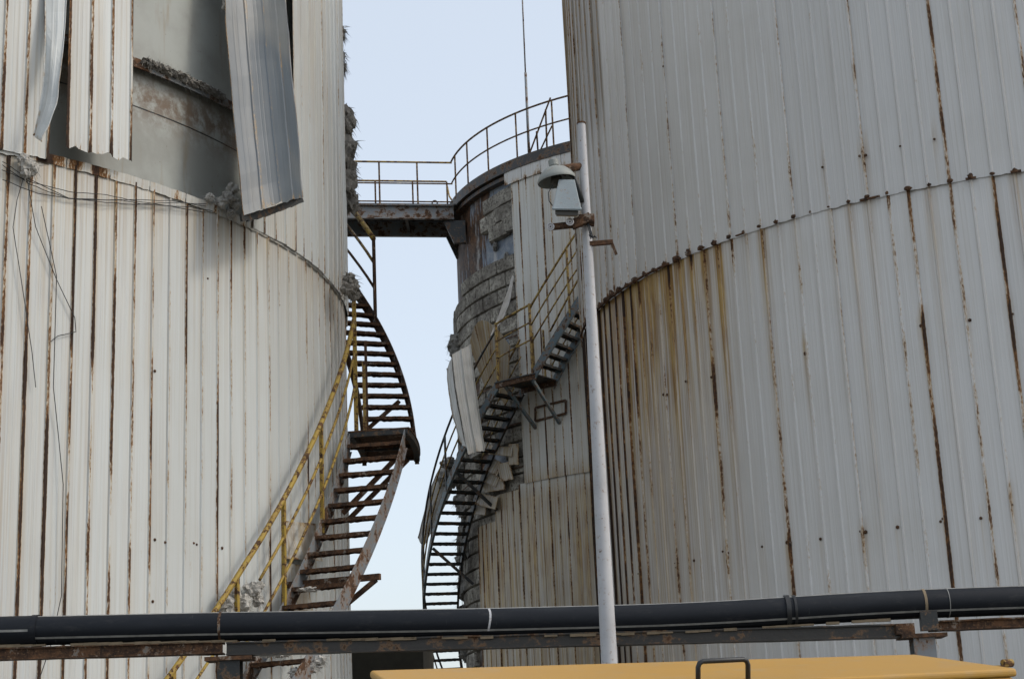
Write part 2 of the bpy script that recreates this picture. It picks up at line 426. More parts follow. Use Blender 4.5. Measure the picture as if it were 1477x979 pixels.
# upper course, still in place left of the opening and right of it
def rustU(r, z):
    i = round(r); fr = abs(r-i) > .2
    if fr: return max(0, .5*hsh(i*3, 7)+.4*nz(i*2.7, z*.9, 1)-.05)
    return max(0, .72+.5*nz(i*5.1, z*.55, 6)+.25*math.exp(-(z-ZRL)/.3))
def washU(u, z): return max(0, .22*(nz(u*1.3, z*.3)+.5))
for q in range(5):
    panel(KL, tl, 1.15-4*(q+1)+.45, 4, ZRL-.02, KL.top, .04, M['clad_left'], rustU, washU, ragged=.03, seed=40+q)
def rustU2(r, z):
    i = round(r); 
    if abs(r-i) > .2: return max(0, .35*hsh(i*3, 7)+.3*nz(i*2.7, z*.9, 1)-.05)
    return max(0, [.35, .25, .72, .4][i % 4]*(.8+.5*nz(i*5.1, z*.55, 6))+.4*math.exp(-(z-ZRL)/.2))
for q in range(-1, 8):
    panel(KL, tl, 17.5+4*q, 4, ZRL-.03, KL.top if q >= 0 else ZRL+.75, .04 if q >= 0 else .036, M['clad_left'], rustU2, washU, ragged=.02, seed=60+q)
# upper cladding still closed high above the opening
for q in range(4):
    panel(KL, tl, 1.6+4*q, 4, 12.6, KL.top, .07, M['clad_left'], rustU2, None, ragged=.2, seed=80+q)
# loose sheet hanging in front of the opening (three pans)
def sh1(p, s, tt, th):
    o = Vector((math.sin(R_(th)), -math.cos(R_(th)), 0)); return p+o*(.03*(1-tt)+.02*math.sin(s*3.1))
def rustS(r, z):
    i = round(r); v = (.85 if i in (2, 5) else .72)+.5*nz(i*5.3, z*.9, 2)
    if abs(r-i) > .2: v = .3+.6*nz(r*3, z*1.2, 5)
    return max(0, v+.7*math.exp(-max(0, z-8.40)/.13))
o = panel(KL, tl, 2.25, 3, 8.39, 12.9, .12, M['clad_left'], rustS, washU, ragged=.085, seed=5, shape=sh1, dz=.12)
solid(o, .006); tag(o, 'loose ribbed sheet with ragged rusty lower edge hanging over the opening')

def sheet(root, left, right, nribs, mat, rust=.4, bulge=0., nrow=24, prof=.028, name='torn_sheet', thick=.005, wash=0., ragged=.0, seed=0, sub=10, flip=1, dirt=0.):
    """ribbed sheet between two edge curves (lists of 3-D points, top to bottom)"""
    def curve(pts, t):
        x = t*(len(pts)-1); i = min(int(x), len(pts)-2); f = x-i
        p0 = pts[max(i-1, 0)]; p1 = pts[i]; p2 = pts[i+1]; p3 = pts[min(i+2, len(pts)-1)]
        return .5*((2*p1)+(p2-p0)*f+(2*p0-5*p1+4*p2-p3)*f*f+(3*p1-p0-3*p2+p3)*f**3)
    P = []; ru = []; uv = []
    cols = []
    for i in range(nribs+1):
        c = i/nribs; W = .25
        for du, h, tg in RIB: cols.append((c+du/(nribs*W), h, tg))
        if i < nribs:
            for du, h, tg in PAN: cols.append((c+du/(nribs*W), h, tg))
    cols = [x for x in cols if -.001 <= x[0] <= 1.001] 
    for j in range(nrow+1):
        tt = j/nrow
        for s_, h, tg in cols:
            t2 = tt+(ragged*(nz(s_*9, seed)+.5*nz(s_*27, seed)) if j == nrow else 0)
            a = curve(left, min(t2, 1.)); c_ = curve(right, min(t2, 1.))
            dwn = curve(left, min(tt+.02, 1))-curve(left, max(tt-.02, 0))
            nn = (c_-a).cross(dwn).normalized()*flip
            if nn.y > 0 and flip > 0: nn = -nn
            p = a.lerp(c_, s_)+nn*(h/.017*prof+bulge*math.sin(math.pi*min(max(s_, 0), 1))+.014*nz(s_*3, tt*5, seed)+.02*nz(s_*1.2, tt*9, seed+5))
            if s_ < .02 or s_ > .98: p = p+(c_-a).normalized()*(.012*nz(tt*17, seed, 3)+.012*nz(tt*41, seed, 7))
            if t2 > 1: p = p+Vector((0, 0, -(t2-1)*2))
            P.append(p); uv.append((s_*nribs*.25+seed*3.3, p.z))
            ru.append(max(0, rust*(tg*(.8+.6*nz(s_*8, tt*5, seed))+(.8 if s_ < .02 or s_ > .98 else 0)+(.7 if tt > .97 else 0)+.15)))
    b = MB(); b.grid(P, len(cols), nrow+1); b.at = {'rust': ru, 'wash': [wash]*len(P), 'dirt': [dirt]*len(P)}; b.uv = uv
    o = b.build(name, mat, root); solid(o, thick); return o
# narrow strip curling off
o = sheet(tl, [atY(64, -160, 16.25), atY(63, 0, 16.2), atY(63, 90, 16.12), atY(58, 155, 16.08), atY(50, 196, 16.1)],
          [atY(103, -160, 16.4), atY(97, 0, 16.3), atY(92, 80, 16.15), atY(84, 150, 15.95), atY(63, 206, 15.85)], 1, M['clad_left'], .45, .03, seed=3, prof=.02)
tag(o, 'narrow torn strip of cladding curling away at its foot')
# blue-grey sheet swung out, showing its back
BL = [atY(313, -200, 18.1), atY(319, -60, 18.05), atY(325, 50, 17.95), atY(336, 180, 17.8), atY(349, 312, 17.65)]
BR = [atY(404, -200, 19.1), atY(409, -60, 19.0), atY(416, 50, 18.9), atY(428, 175, 18.75), atY(437, 285, 18.6)]
o = sheet(tl, BL, BR, 4, M['clad_back'], .36, .11, seed=9, ragged=.016, prof=.010, name='torn_sheet', thick=.006)
tag(o, 'blue grey back of a cladding sheet swung outwards with ragged foot')
b = MB()
A_, B_ = BL[-1], BR[-1]; nn = Vector((-.75, -.66, 0)); pts = []
for i in range(15):
    s_ = i/14; pts.append(A_.lerp(B_, s_)+nn*(.11*math.sin(math.pi*s_)+.014)+Vector((0, 0, -.02-.085*math.sin(math.pi*s_)+.012*nz(i*.9))))
for i in range(14): b.bar(pts[i], pts[i+1], .03, .085+.025*nz(i*1.7))
b.build('torn_edge_strip', M['dark_steel'], o)
# stiffening ring on the bare shell and the weld lines
b = MB(); ra = TL[2]-.24
arc_strip(KL, 40, 84, ra, ra+.11, 9.80, 9.815, b); arc_strip(KL, 40, 84, ra+.10, ra+.112, 9.70, 9.80, b)
b.build('stiffening_ring', M['grey_rust'], tl)
for zz in (9.28, 12.2):
    b = MB(); arc_strip(KL, 40, 84, ra-.002, ra+.004, zz, zz+.012, b); b.build('weld_seam', M['dark_steel'], tl)
# loose fixings seen on the lower course
for x, y in ((223,778),(238,782),(266,782),(279,783),(283,785),(313,790),(320,790),(220,867),(299,402),(402,440),(223,535)):
    th, z = hit(TL, x, y); place('bolt', BOLT, None, tl, cylM(KL, th, TL[2]+.004, z, .6))
# bent patch plate by the stair
pts = lambda l, Y: [atY(x, y, Y) for x, y in l]
th1, z1 = hit(TL, 404, 752); th2, z2 = hit(TL, 452, 757)
def patch(x0, x1, y0, y1, o0, o1, seed):
    P = []; ru = []; uv = []; N = 10
    for j in range(N+1):
        for i in range(N+1):
            x = x0+(x1-x0)*i/N; y = y0+(y1-y0)*j/N+4*(i/N)
            th, z = hit(TL, x, y); off = o0+(o1-o0)*(j/N)**2+.03*nz(i*.35, j*.35, seed)+(.05*(j/N)*(i/N))
            P.append(cyl(TL, th, TL[2]+.03+off, z)); uv.append((i*.05, z)); e = i in (0, N) or j in (0, N)
            ru.append((.5 if e else .12)+.55*max(0, nz(i*.5+seed, j*.5)))
    b = MB(); b.grid(P, N+1, N+1); b.at = {'rust': ru, 'wash': [.3]*len(P), 'dirt': [.1]*len(P)}; b.uv = uv
    o = b.build('patch_plate', M['clad_left'], tl); solid(o, .005)
patch(404, 451, 751, 806, .0, .05, 3); patch(403, 440, 812, 880, .02, .01, 8)

# ================================================================ RIGHT TANK
tr = empty('storage_tank', (TR[0], TR[1], 0), 'tall grey white ribbed storage tank filling the right side', 'storage tank', 'clad storage tanks')
drum(KR, tr, TR[2]-.2, 0, KR.top, M['shell'], n=120)
cone(KR, tr, TR[2]+.1, KR.top, 1.3, M['shell'])
heavyR = {11: .78, 15: .98, 7: .5, 3: .55, -1: .6, 10: .5, 13: .6}
fixR = [(922,827),(925,833),(975,812),(976,818),(1002,808),(1044,795),(1051,797),(1100,788),(1136,782),(1141,782),(1184,777),(1242,766),(1249,767),(1295,760),(1360,748),(1363,754),(1357,752),(1415,747),(1459,728),
        (958,569),(963,569),(990,550),(1027,544),(1115,519),(1162,510),(1329,470),(1333,474),(1399,462),(1456,452),(1461,453),
        (1242,227),(1251,226),(1349,203),(961,97),(1300,213),(1189,243)]
fixR = [(hit(TR, x, y), hsh(i, 3)) for i, (x, y) in enumerate(fixR)]
dripR = [(rib_of(KR, th), z, s) for (th, z), s in fixR]
def drip(u, z):
    v = 0
    for uu, zz, s in dripR:
        if abs(u-uu) < .2 and z <= zz+.12: v += (1-abs(u-uu)/.2)*s*.8*math.exp(-(zz-z)/(.25+.5*s))
    return v
def rustR(r, z):
    i = round(r); fr = abs(r-i) > .2; left = max(0., min(1., (-5.5-r)/5))
    if fr: return max(0, .22*hsh(i*3, 4)+.3*nz(i*2.1, z*.6, 4)+left*.55*(.8+.6*nz(r*3, z*.5))-.08+drip(r, z)*.5)
    a = heavyR.get(i, .16+.26*hsh(i, 9)+.12*(r < 0))
    v = a*(.75+.6*nz(i*5.9, z*.38, 1))+left*.75*(.8+.5*nz(i*2.2, z*.4, 9))+drip(r, z)*.6
    v += (.2+.5*hsh(i, 12))*math.exp(-max(0, ZRR-z)/.3)*(1 if r < 2 else .4)
    return max(0, v)
def washR(u, z):
    d = max(0, ZRR-z); i = round(u); c = max(0, 1-abs(u-i)/.42)
    left = max(0., min(1., (2-u)/9))
    s = (hsh(i, 21)**1.2)*c*math.exp(-d/(.5+1.9*hsh(i, 22)))*(1.5 if u < 3.5 else .5)
    s += left*(.9*math.exp(-d/1.5)+.3)
    return max(0, s+drip(u, z)*.5)
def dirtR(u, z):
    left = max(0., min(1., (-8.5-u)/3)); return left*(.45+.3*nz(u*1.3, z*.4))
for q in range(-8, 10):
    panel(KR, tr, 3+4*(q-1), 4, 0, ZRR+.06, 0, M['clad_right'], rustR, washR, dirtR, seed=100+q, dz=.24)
heavyRU = {13: .82, 17: .95, 9: .42, 5: .42, 1: .4}
def rustRU(r, z):
    i = round(r); fr = abs(r-i) > .2
    if fr: return max(0, .12*hsh(i*3, 4)+.25*nz(i*2.1, z*.6, 4)-.08+drip(r, z)*.7)
    a = heavyRU.get(i, .12+.22*hsh(i, 19))
    if r < -8: a += .3
    return max(0, a*(.8+.6*nz(i*5.9, z*.38, 11))+drip(r, z)*.6+(.3 if r < 1 else .1)*math.exp(-max(0, z-ZRR)/.22))
def washRU(u, z): return max(0, drip(u, z)*.9+.10*max(0, (-3-u)/8)+(.7*math.exp(-abs(u+12.6)/.5)*math.exp(-(10.0-z)/.8) if z < 10.0 and u < -11 else 0))
def brownRU(u, z):  # leftmost upper panels turn dark brown towards the top
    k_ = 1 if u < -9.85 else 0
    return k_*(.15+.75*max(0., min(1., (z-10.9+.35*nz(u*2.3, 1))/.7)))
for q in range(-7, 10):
    panel(KR, tr, 1+4*q, 4, ZRR-.02, KR.top, .018, M['clad_right'], rustRU, washRU, brownRU, ragged=.02, seed=130+q)
CLIP = [lump_mesh('clip', M['rust'], (.035, .05+.02*(i%2), .045), i*3.1, .6) for i in range(4)]
for i in range(-16, 20):
    s_ = (.6+.4*hsh(i, 31))*(1.15 if i < 1 else .7) 
    if i > 3 and hsh(i, 33) < .35: s_ *= .5
    mm = cylM(KR, rib_th(KR, i+.1*hsh(i, 3)), TR[2]+.075, ZRR-.015+.02*hsh(i, 35), s_)
    place('clip', CLIP[i % 4], None, tr, mm)
b = MB()
for i in range(70):
    th = -88+i*1.05; r_ = TR[2]+.085
    if rib_of(KR, th) > -4 and hsh(i, 77) < .93: continue
    arc_strip(KR, th, th+1.0, r_-.03, r_, ZRR-.035+.014*nz(i*1.3), ZRR-.012+.012*nz(i*.7), b, 2)
tag(b.build('lap_seam_rust', M['rust'], tr), 'broken rusty line along the lap joint', kind='stuff')
for (th, z), s_ in fixR:
    off = .05 if z > ZRR else .006
    place('bolt', BOLT, None, tr, cylM(KR, th, TR[2]+off+.004, z, .45+.4*s_))

# ================================================================ REAR TANK
tb = empty('storage_tank', (TB[0], TB[1], 0), 'rear tank with insulation blocks laid bare and railing round its roof', 'storage tank', 'clad storage tanks')
def rustB(th, z): return .29+.30*max(0, min(1, (-53-th)/10))+.25*nz(th*.2, z*.5)
drum(KB, tb, TB[2]-.17, 0, KB.top, M['rear_shell'], rustf=rustB, n=160, dz=.5)
cone(KB, tb, TB[2]+.02, KB.top, .5, M['tar'])
b = MB(); arc_strip(KB, -180, 180, TB[2]-.05, TB[2]+.10, KB.top-.26, KB.top+.02, b, 120); b.build('rim_band', M['tar'], tb)
b = MB(); arc_strip(KB, -180, 180, TB[2]-.17, TB[2]+.02, KB.top-.40, KB.top-.30, b, 120); b.build('rim_band', M['tar'], tb)
ZC = 7.4+EYE; ZTOP = 15.2+EYE
def rustBk(r, z):
    i = round(r)
    if abs(r-i) > .2: return max(0, .35*hsh(i*3, 4)+.3*nz(i*2.1, z*.6, 14)-.05)
    return max(0, .42+.32*hsh(i, 41)+.35*nz(i*3.9, z*.35, 12)+.3*math.exp(-abs(z-7.5)/.2)*hsh(i, 43)+.35*math.exp(-max(0, ZTOP-z)/.3)*hsh(i, 44))
def washB(u, z): return max(0, (.42 if z < ZC else .08)+.3*nz(u*.8, z*.25, 3)+.35*math.exp(-abs(z-7.2)/.5)*hsh(round(u), 46))
def dirtB(u, z): return max(0, (.34 if z < ZC else .0)+.25*nz(u*.7, z*.3, 6)+max(0, min(.4, (-u-4)*.06)))
for q in range(9):
    panel(KB, tb, 4*q, 4, ZC-.02, ZTOP, .03, M['clad_rear'], rustBk, washB, dirtB, seed=200+q, dz=.4)
for q in range(9):
    panel(KB, tb, 4*q-1, 4, 0, ZC, 0, M['clad_rear'], rustBk, washB, dirtB, seed=220+q, dz=.4)
panel(KB, tb, -5, 4, 0, ZC-.12, 0, M['clad_rear'], rustBk, washB, dirtB, ragged=.0, seed=240, dz=.4)
panel(KB, tb, -9, 4, 0, ZC-.75, 0, M['clad_rear'], rustBk, washB, dirtB, seed=241, dz=.4)
# flashing plates along the top
for q in range(8):
    th0 = -47.5+q*5.6; b = MB(); P = []; ru = []; uv = []
    for j in range(4):
        for i in range(7):
            th = th0+5.5*i/6; P.append(cyl(TB, th, TB[2]+.075+.012*nz(th, j), ZTOP-.05+.5*j/3-(.04*nz(i, q) if j == 0 else 0))); ru.append(.28+.4*nz(i*.8, j+q*3.3)+(.3 if j == 0 else 0)); uv.append((R_(th)*TB[2], P[-1].z))
    b.grid(P, 7, 4); b.at = {'rust': ru, 'wash': [.1]*28, 'dirt': [.2*hsh(q, 3)]*28}; b.uv = uv
    o = b.build('flashing', M['clad_right'], tb)
# insulation blocks, course by course
def block_mesh(seed, wd=.70, ht=.385, dp=.14):
    b = MB(); GU = (-.5, -.47, -.36, -.18, 0, .18, .36, .47, .5); GV = (-.5, -.44, -.2, .2, .44, .5); nu, nv = 9, 6; P = []
    for j in range(nv):
        for i in range(nu):
            y = GU[i]*wd; z = GV[j]*ht; e = i in (0, nu-1) or j in (0, nv-1)
            x = dp+.014*nz(y*6, z*6, seed)+.012*nz(y*19, z*19, seed)-(.07 if e else 0)
            if e: y += .02*nz(z*9, seed); z += .02*nz(y*9, seed+4)
            P.append((x, y, z))
    b.grid(P, nu, nv)
    rim = [j*nu+i for j, i in [(0, i) for i in range(nu)]+[(j, nu-1) for j in range(1, nv)]+[(nv-1, i) for i in range(nu-2, -1, -1)]+[(j, 0) for j in range(nv-2, 0, -1)]]
    n = b.add([(0, P[i][1], P[i][2]) for i in rim], [])
    L_ = len(rim)
    for q in range(L_): b.f.append((rim[(q+1) % L_], rim[q], n+q, n+(q+1) % L_))
    return b.mesh('insulation_block', M['block'])
BLK = [block_mesh(i*7.7) for i in range(7)]
for j in range(29):
    z = 3.4+j*.405
    for i in range(9):
        th = -43-i*6.6-(3.3 if j % 2 else 0); h_ = hsh(i*17+j, 51)
        if z > 15.15+(0 if th > -60 else -.35 if th > -72 else -.8): continue
        if th < -94: continue
        if h_ < .04: continue
        mm = cylM(KB, th, TB[2]-.17+.035*hsh(i+j*31, 52)-.02, z+.01*nz(i, j)) @ Matrix.Rotation(.03*nz(i*3, j*2), 4, 'X')
        place('insulation_block', BLK[int(h_*97) % 7], None, tb, mm)
for th, z in ((-47.5, 16.55), (-49.5, 16.12), (-46.5, 15.75), (-54, 16.5), (-55.5, 16.05), (-52, 15.7)):
    place('insulation_block', BLK[int(abs(th*7)) % 7], None, tb, cylM(KB, th, TB[2]-.17, z, 1.1) @ Matrix.Rotation(.22*nz(z*3, th), 4, 'X'))
# ragged wool that still clings to the bare side
def wool(name, blobs, mat, strands=0, slen=.1, seed=0, hang=.6, parent=None):
    """blobs: (centre, (sx, sy, sz)); strands: thin fibre triangles standing out of the lumps"""
    b = MB(); rnd = random.Random(seed)
    for i, (c, s) in enumerate(blobs):
        bm = bmesh.new(); bmesh.ops.create_icosphere(bm, subdivisions=3, radius=1)
        vs = []
        for v in bm.verts:
            d = v.co.normalized(); q = 1+.5*nz(d.x*1.5+i*3.3+seed, d.y*1.5, d.z*1.5)+.35*nz(d.x*4, d.y*4+seed, d.z*4+i)+.16*nz(d.x*11, d.y*11, d.z*11+i)
            vs.append(Vector(c)+Vector((d.x*s[0], d.y*s[1], d.z*s[2]))*q)
        b.add(vs, [tuple(v.index for v in f.verts) for f in bm.faces]); bm.free()
        for q in range(strands):
            v = rnd.choice(vs); d = (v-Vector(c)).normalized()+Vector((0, 0, -hang))+Vector((rnd.uniform(-.5, .5), rnd.uniform(-.5, .5), rnd.uniform(-.5, .5)))
            d = d.normalized()*slen*rnd.uniform(.4, 1.5); sdv = d.cross(Vector((rnd.uniform(-1, 1), rnd.uniform(-1, 1), rnd.uniform(-1, 1)))).normalized()*slen*rnd.uniform(.02, .06)
            mid = v+d*.55+Vector((0, 0, -.12*slen))
            b.add([v-sdv, v+sdv, mid+sdv*.6, mid-sdv*.6, v+d+Vector((0, 0, -.3*slen))], [(0, 1, 2, 3), (3, 2, 4)])
    return b.build(name, mat, parent)
rnd = random.Random(4); bl = []
for i in range(46):
    z = rnd.uniform(5.2, 14.2); th = rnd.uniform(-92, -76)
    bl.append((cyl(TB, th, TB[2]-.05, z), (rnd.uniform(.08, .2), rnd.uniform(.12, .3), rnd.uniform(.12, .35))))
tag(wool('loose_insulation', bl, M['wool'], 60, .13, 3, parent=tb), 'ragged grey insulation clinging to the bare flank', kind='stuff')
bl = []
for i in range(12):
    t_ = rnd.random(); th = -48-10*t_+rnd.uniform(-1.5, 1.5); z = 16.5-2.6*rnd.random()-1.1*t_
    bl.append((cyl(TB, th, TB[2]-.12, z), (rnd.uniform(.03, .07), rnd.uniform(.1, .2), rnd.uniform(.05, .14))))
tag(wool('loose_insulation', bl, M['wool'], 20, .1, 5, parent=tb), 'crumbling insulation under the roof rim', kind='stuff')
# straps round the blocks
for z in (9.4, 10.5, 11.6, 12.75):
    b = MB(); arc_strip(KB, -96, -46, TB[2]+.02, TB[2]+.035, z, z+.03, b, zf=lambda th: .04*nz(th*.1, z)); b.build('strap', M['rust'], tb)
# torn sheets
def bY(x, y, off): th, z = hit(TB, x, y, off); return cyl(TB, th, TB[2]+off, z)
o = sheet(tb, [atY(651, 512, 39.7), atY(658, 570, 39.5), atY(674, 655, 39.2)], [atY(679, 497, 39.9), atY(686, 560, 39.7), atY(699, 650, 39.4)], 2, M['clad_rear'], .3, .03, seed=21, ragged=.02, prof=.05, dirt=.1)
tag(o, 'pale folded sheet hanging beside the rear stair')
o = sheet(tb, [atY(645, 532, 40.1), atY(652, 590, 39.95), atY(666, 640, 39.7)], [atY(653, 515, 39.8), atY(659, 570, 39.6), atY(674, 645, 39.4)], 1, M['clad_rear'], .4, .02, seed=22, ragged=.03, prof=.03, dirt=.3)
o = sheet(tb, [atY(739, 397, 39.9), atY(724, 440, 39.75), atY(707, 484, 39.6)], [atY(741, 399, 39.95), atY(733, 442, 39.9), atY(712, 482, 39.7)], 1, M['clad_right'], .1, .0, seed=23, prof=.01)
tag(o, 'thin pale sliver of sheet metal sticking out')
# curled panel seen from its hollow side
P = []; ru = []; uv = []; NU, NV = 18, 12
A0, A1 = atY(678, 500, 40.55), atY(736, 500, 40.0); B0, B1 = atY(700, 560, 40.5), atY(730, 590, 40.2)
for j in range(NV+1):
    for i in range(NU+1):
        s_ = i/NU; tt = j/NV
        p = A0.lerp(A1, s_).lerp(B0.lerp(B1, s_), tt)
        p = p+Vector((-.15, -.25, .62))*math.sin(math.pi*s_)**.8*(1-.55*tt)+Vector((.0, .35, .1))*tt
        P.append(p); uv.append((s_*1.2, p.z)); ru.append(.6 if i in (0, 5, 11, 15, NU) else .15)
b = MB(); b.grid(P, NU+1, NV+1); b.at = {'rust': ru, 'wash': [.4]*len(P), 'dirt': [.8]*len(P)}; b.uv = uv
o = b.build('torn_sheet', M['clad_rear'], tb); solid(o, .012); tag(o, 'curled cladding sheet arching over the rear stair')
# broken plates round the hole beside the lower flight
for i, (x, y, wd, ht, rot) in enumerate(((712,672,22,20,.5),(729,680,18,26,-.2),(722,650,34,13,.1),(713,700,30,16,-.15),(702,722,30,18,.25),(706,690,26,16,.4),(741,655,14,30,0.),(693,735,16,14,.1))):
    c_, s_ = math.cos(rot), math.sin(rot); q = []
    for dx, dy in ((-.5,-.5),(.5,-.5),(.5,.5),(-.5,.5)):
        X, Y_ = dx*wd, dy*ht; q.append(bY(x+X*c_-Y_*s_, y+X*s_+Y_*c_, .06+.05*hsh(i, 2)+.08*(dy > 0)))
    b = MB(); n = 4
    P = [q[0].lerp(q[1], a/n).lerp(q[3].lerp(q[2], a/n), c2/n)+Vector((0, -.03*nz(a, c2, i), 0)) for c2 in range(n+1) for a in range(n+1)]
    b.grid(P, n+1, n+1); b.at = {'rust': [.55 if (k//5 in (0, 4) or k % 5 in (0, 4)) else .15+.3*nz(k*.3, i) for k in range(25)], 'wash': [.35]*25, 'dirt': [.45]*25}; b.uv = [(k % 5*.1+i, p.z) for k, p in enumerate(P)]
    o = b.build('broken_plate', M['clad_rear'], tb); solid(o, .02)
b = MB(); q = [bY(720, 650, -.02), bY(745, 648, -.02), bY(745, 697, -.02), bY(716, 705, -.02)]
# roof railing
def rail_arc(k, th0, th1, r, z, rad, mat, root, n=30, name='handrail'):
    b = MB(); b.tube([cyl(k.T, th0+(th1-th0)*i/n, r, z) for i in range(n+1)], rad, 8); return b.build(name, mat, root, True)
RZ = KB.top
rail_arc(KB, -78, 0, TB[2], RZ+1.28, .026, M['rail_rust'], tb); rail_arc(KB, -78, 0, TB[2], RZ+.66, .022, M['rail_rust'], tb)
for x, y in ((656, 228), (673, 205), (702, 182), (743, 159), (795, 140)):
    th, z = hit(TB, x, y); b = MB(); b.bar(cyl(TB, th, TB[2], RZ-.1), cyl(TB, th, TB[2], RZ+1.28), .045, .045, (0, 1, 0)); b.build('railing_post', M['rail_rust'], tb)
for th in (-20, -9):
    b = MB(); b.bar(cyl(TB, th, TB[2], RZ-.1), cyl(TB, th, TB[2], RZ+1.28), .045, .045, (0, 1, 0)); b.build('railing_post', M['rail_rust'], tb)
for (xa, ya, xb, yb) in ((764,221,794,141),(777,222,796,182),(776,219,774,190),(789,216,787,158),(764,222,763,206)):
    b = MB(); b.tube([atY(xa, ya, 40.6), atY(xb, yb, 39.9)], .024, 6); b.build('ladder_rail', M['rail_rust'], tb)

# ================================================================ STAIRS
def tread_mesh(L, seed, mat, depth=.21, edge=.065):
    b = MB(); n = 16
    prof = [(-depth/2, -.03), (-depth/2, .012), (depth/2, .012), (depth/2, -.03), (depth/2-.012, -.03), (depth/2-.012, 0), (-depth/2+.012, 0), (-depth/2+.012, -.03)]
    base = 0
    for i in range(n+1):
        x = (i/n-.5)*L
        for q, (y, z) in enumerate(prof):
            dz_ = (.010*nz(i*.9, seed, q)+.012*nz(i*2.3, seed)) if z < 0 else .006*nz(i*.8, seed+q)
            b.v.append((x, y+.004*nz(i, q, seed), z*edge/.042+dz_))
    for i in range(n):
        for q in range(8):
            q2 = (q+1) % 8; b.f.append((i*8+q, i*8+q2, (i+1)*8+q2, (i+1)*8+q))
    b.f.append((1, 0, 7, 6)); b.f.append((1, 6, 5, 2)); b.f.append((2, 5, 4, 3))
    o = n*8
    b.f.append((o+6, o+7, o+0, o+1)); b.f.append((o+2, o+5, o+6, o+1)); b.f.append((o+3, o+4, o+5, o+2))
    return b.mesh('tread', mat)
def stringer(k, root, th0, th1, r, zf, ht, mat, thick=.012, dz0=-.14):
    b = MB(); arc_strip(k, th0, th1, r-thick/2, r+thick/2, dz0, dz0+ht, b, max(4, int(abs(th1-th0)/1.2)), zf=zf); 
    # turned flange along the lower and upper edge
    arc_strip(k, th0, th1, r-.03, r+.03, dz0-.008, dz0, b, max(4, int(abs(th1-th0)/1.2)), zf=zf)
    return b.build('stringer', mat, root)
def helix_rail(k, root, th0, th1, r, zf, h, rad, mat, n=24, name='handrail'):
    b = MB(); b.tube([cyl(k.T, th0+(th1-th0)*i/n, r, zf(th0+(th1-th0)*i/n)+h+.01*nz(i*.4, h*3)) for i in range(n+1)], rad, 8); return b.build(name, mat, root, True)
def post(k, root, th, r, z0, z1, wd, mat):
    b = MB(); b.bar(cyl(k.T, th, r, z0), cyl(k.T, th, r, z1), wd, wd, (math.sin(R_(th)), -math.cos(R_(th)), 0)); return b.build('post', mat, root)

# ---- left tank stair
sl = empty('spiral_stair', tuple(cyl(TL, 42, TL[2]+.6, 0)), 'rusty open tread stair with yellow handrail winding round the left tank', 'stairs', 'outside stairs of the tanks')
RI, RO = TL[2]+.25, TL[2]+.97
zlow = lambda th: 1.42+EYE+.1475*(th-62)
LAND_L = 4.62+EYE
zup = lambda th: LAND_L+.1365*(th-94.5)
TH_A = 62+(LAND_L-1.42-EYE)/.1475     # where the lower flight meets the landing
TREAD_L = [tread_mesh(RO-RI-.02, i*3.7, M['rust'], .155, .046) for i in range(4)]
for r_, mt in ((RI, M['grey_rust']), (RO, M['grey_rust'])): stringer(KL, sl, 42, TH_A-.9, r_, zlow, .24, mt)
for r_ in (RI, RO): stringer(KL, sl, 94.5, 146, r_, zup, .22, M['rust'])
rise = .222; i = 0; z = LAND_L-rise
while z > .2:
    th = 62+(z-1.42-EYE)/.1475; place('tread', TREAD_L[i % 4], None, sl, cylM(KL, th, (RI+RO)/2, z) @ Matrix.Rotation(.012*nz(i*1.7), 4, 'Y')); z -= rise; i += 1
z = LAND_L+rise
while z < zup(145):
    th = 94.5+(z-LAND_L)/.1365; place('tread', TREAD_L[i % 4], None, sl, cylM(KL, th, (RI+RO)/2, z) @ Matrix.Rotation(.012*nz(i*1.7), 4, 'Y')); z += rise; i += 1
b = MB(); arc_strip(KL, TH_A-.6, 95.2, RI-.03, RO+.05, LAND_L-.012, LAND_L+.006, b, 10); b.build('landing', M['rust'], sl)
b = MB()
for r_ in (RI, RO): arc_strip(KL, TH_A-.4, 95.2, r_-.04, r_+.04, LAND_L-.09, LAND_L-.012, b, 10)
for th in (TH_A-.4, 90, 95): b.bar(cyl(TL, th, RI, LAND_L-.045), cyl(TL, th, RO+.03, LAND_L-.045), .05, .06)
b.build('landing_frame', M['dark_steel'], sl)
for th in (87.6, 92.):
    b = MB(); b.bar(cyl(TL, th, RO-.12, LAND_L-.15), cyl(TL, th, TL[2]+.02, LAND_L-.95), .06, .06); b.build('brace', M['rust'], sl)
th = 103.; b = MB(); b.bar(cyl(TL, th, RO-.12, zup(th)-.12), cyl(TL, th, TL[2]+.02, zup(th)-.85), .06, .06); b.build('brace', M['rust'], sl)
th = 70.3; b = MB(); b.bar(cyl(TL, th, TL[2], zlow(th)-.16), cyl(TL, th, RO+.25, zlow(th)-.16), .06, .07)
b.bar(cyl(TL, th, RO+.2, zlow(th)-.19), cyl(TL, th, TL[2]+.02, zlow(th)-.95), .05, .05); b.build('brace', M['rust'], sl)
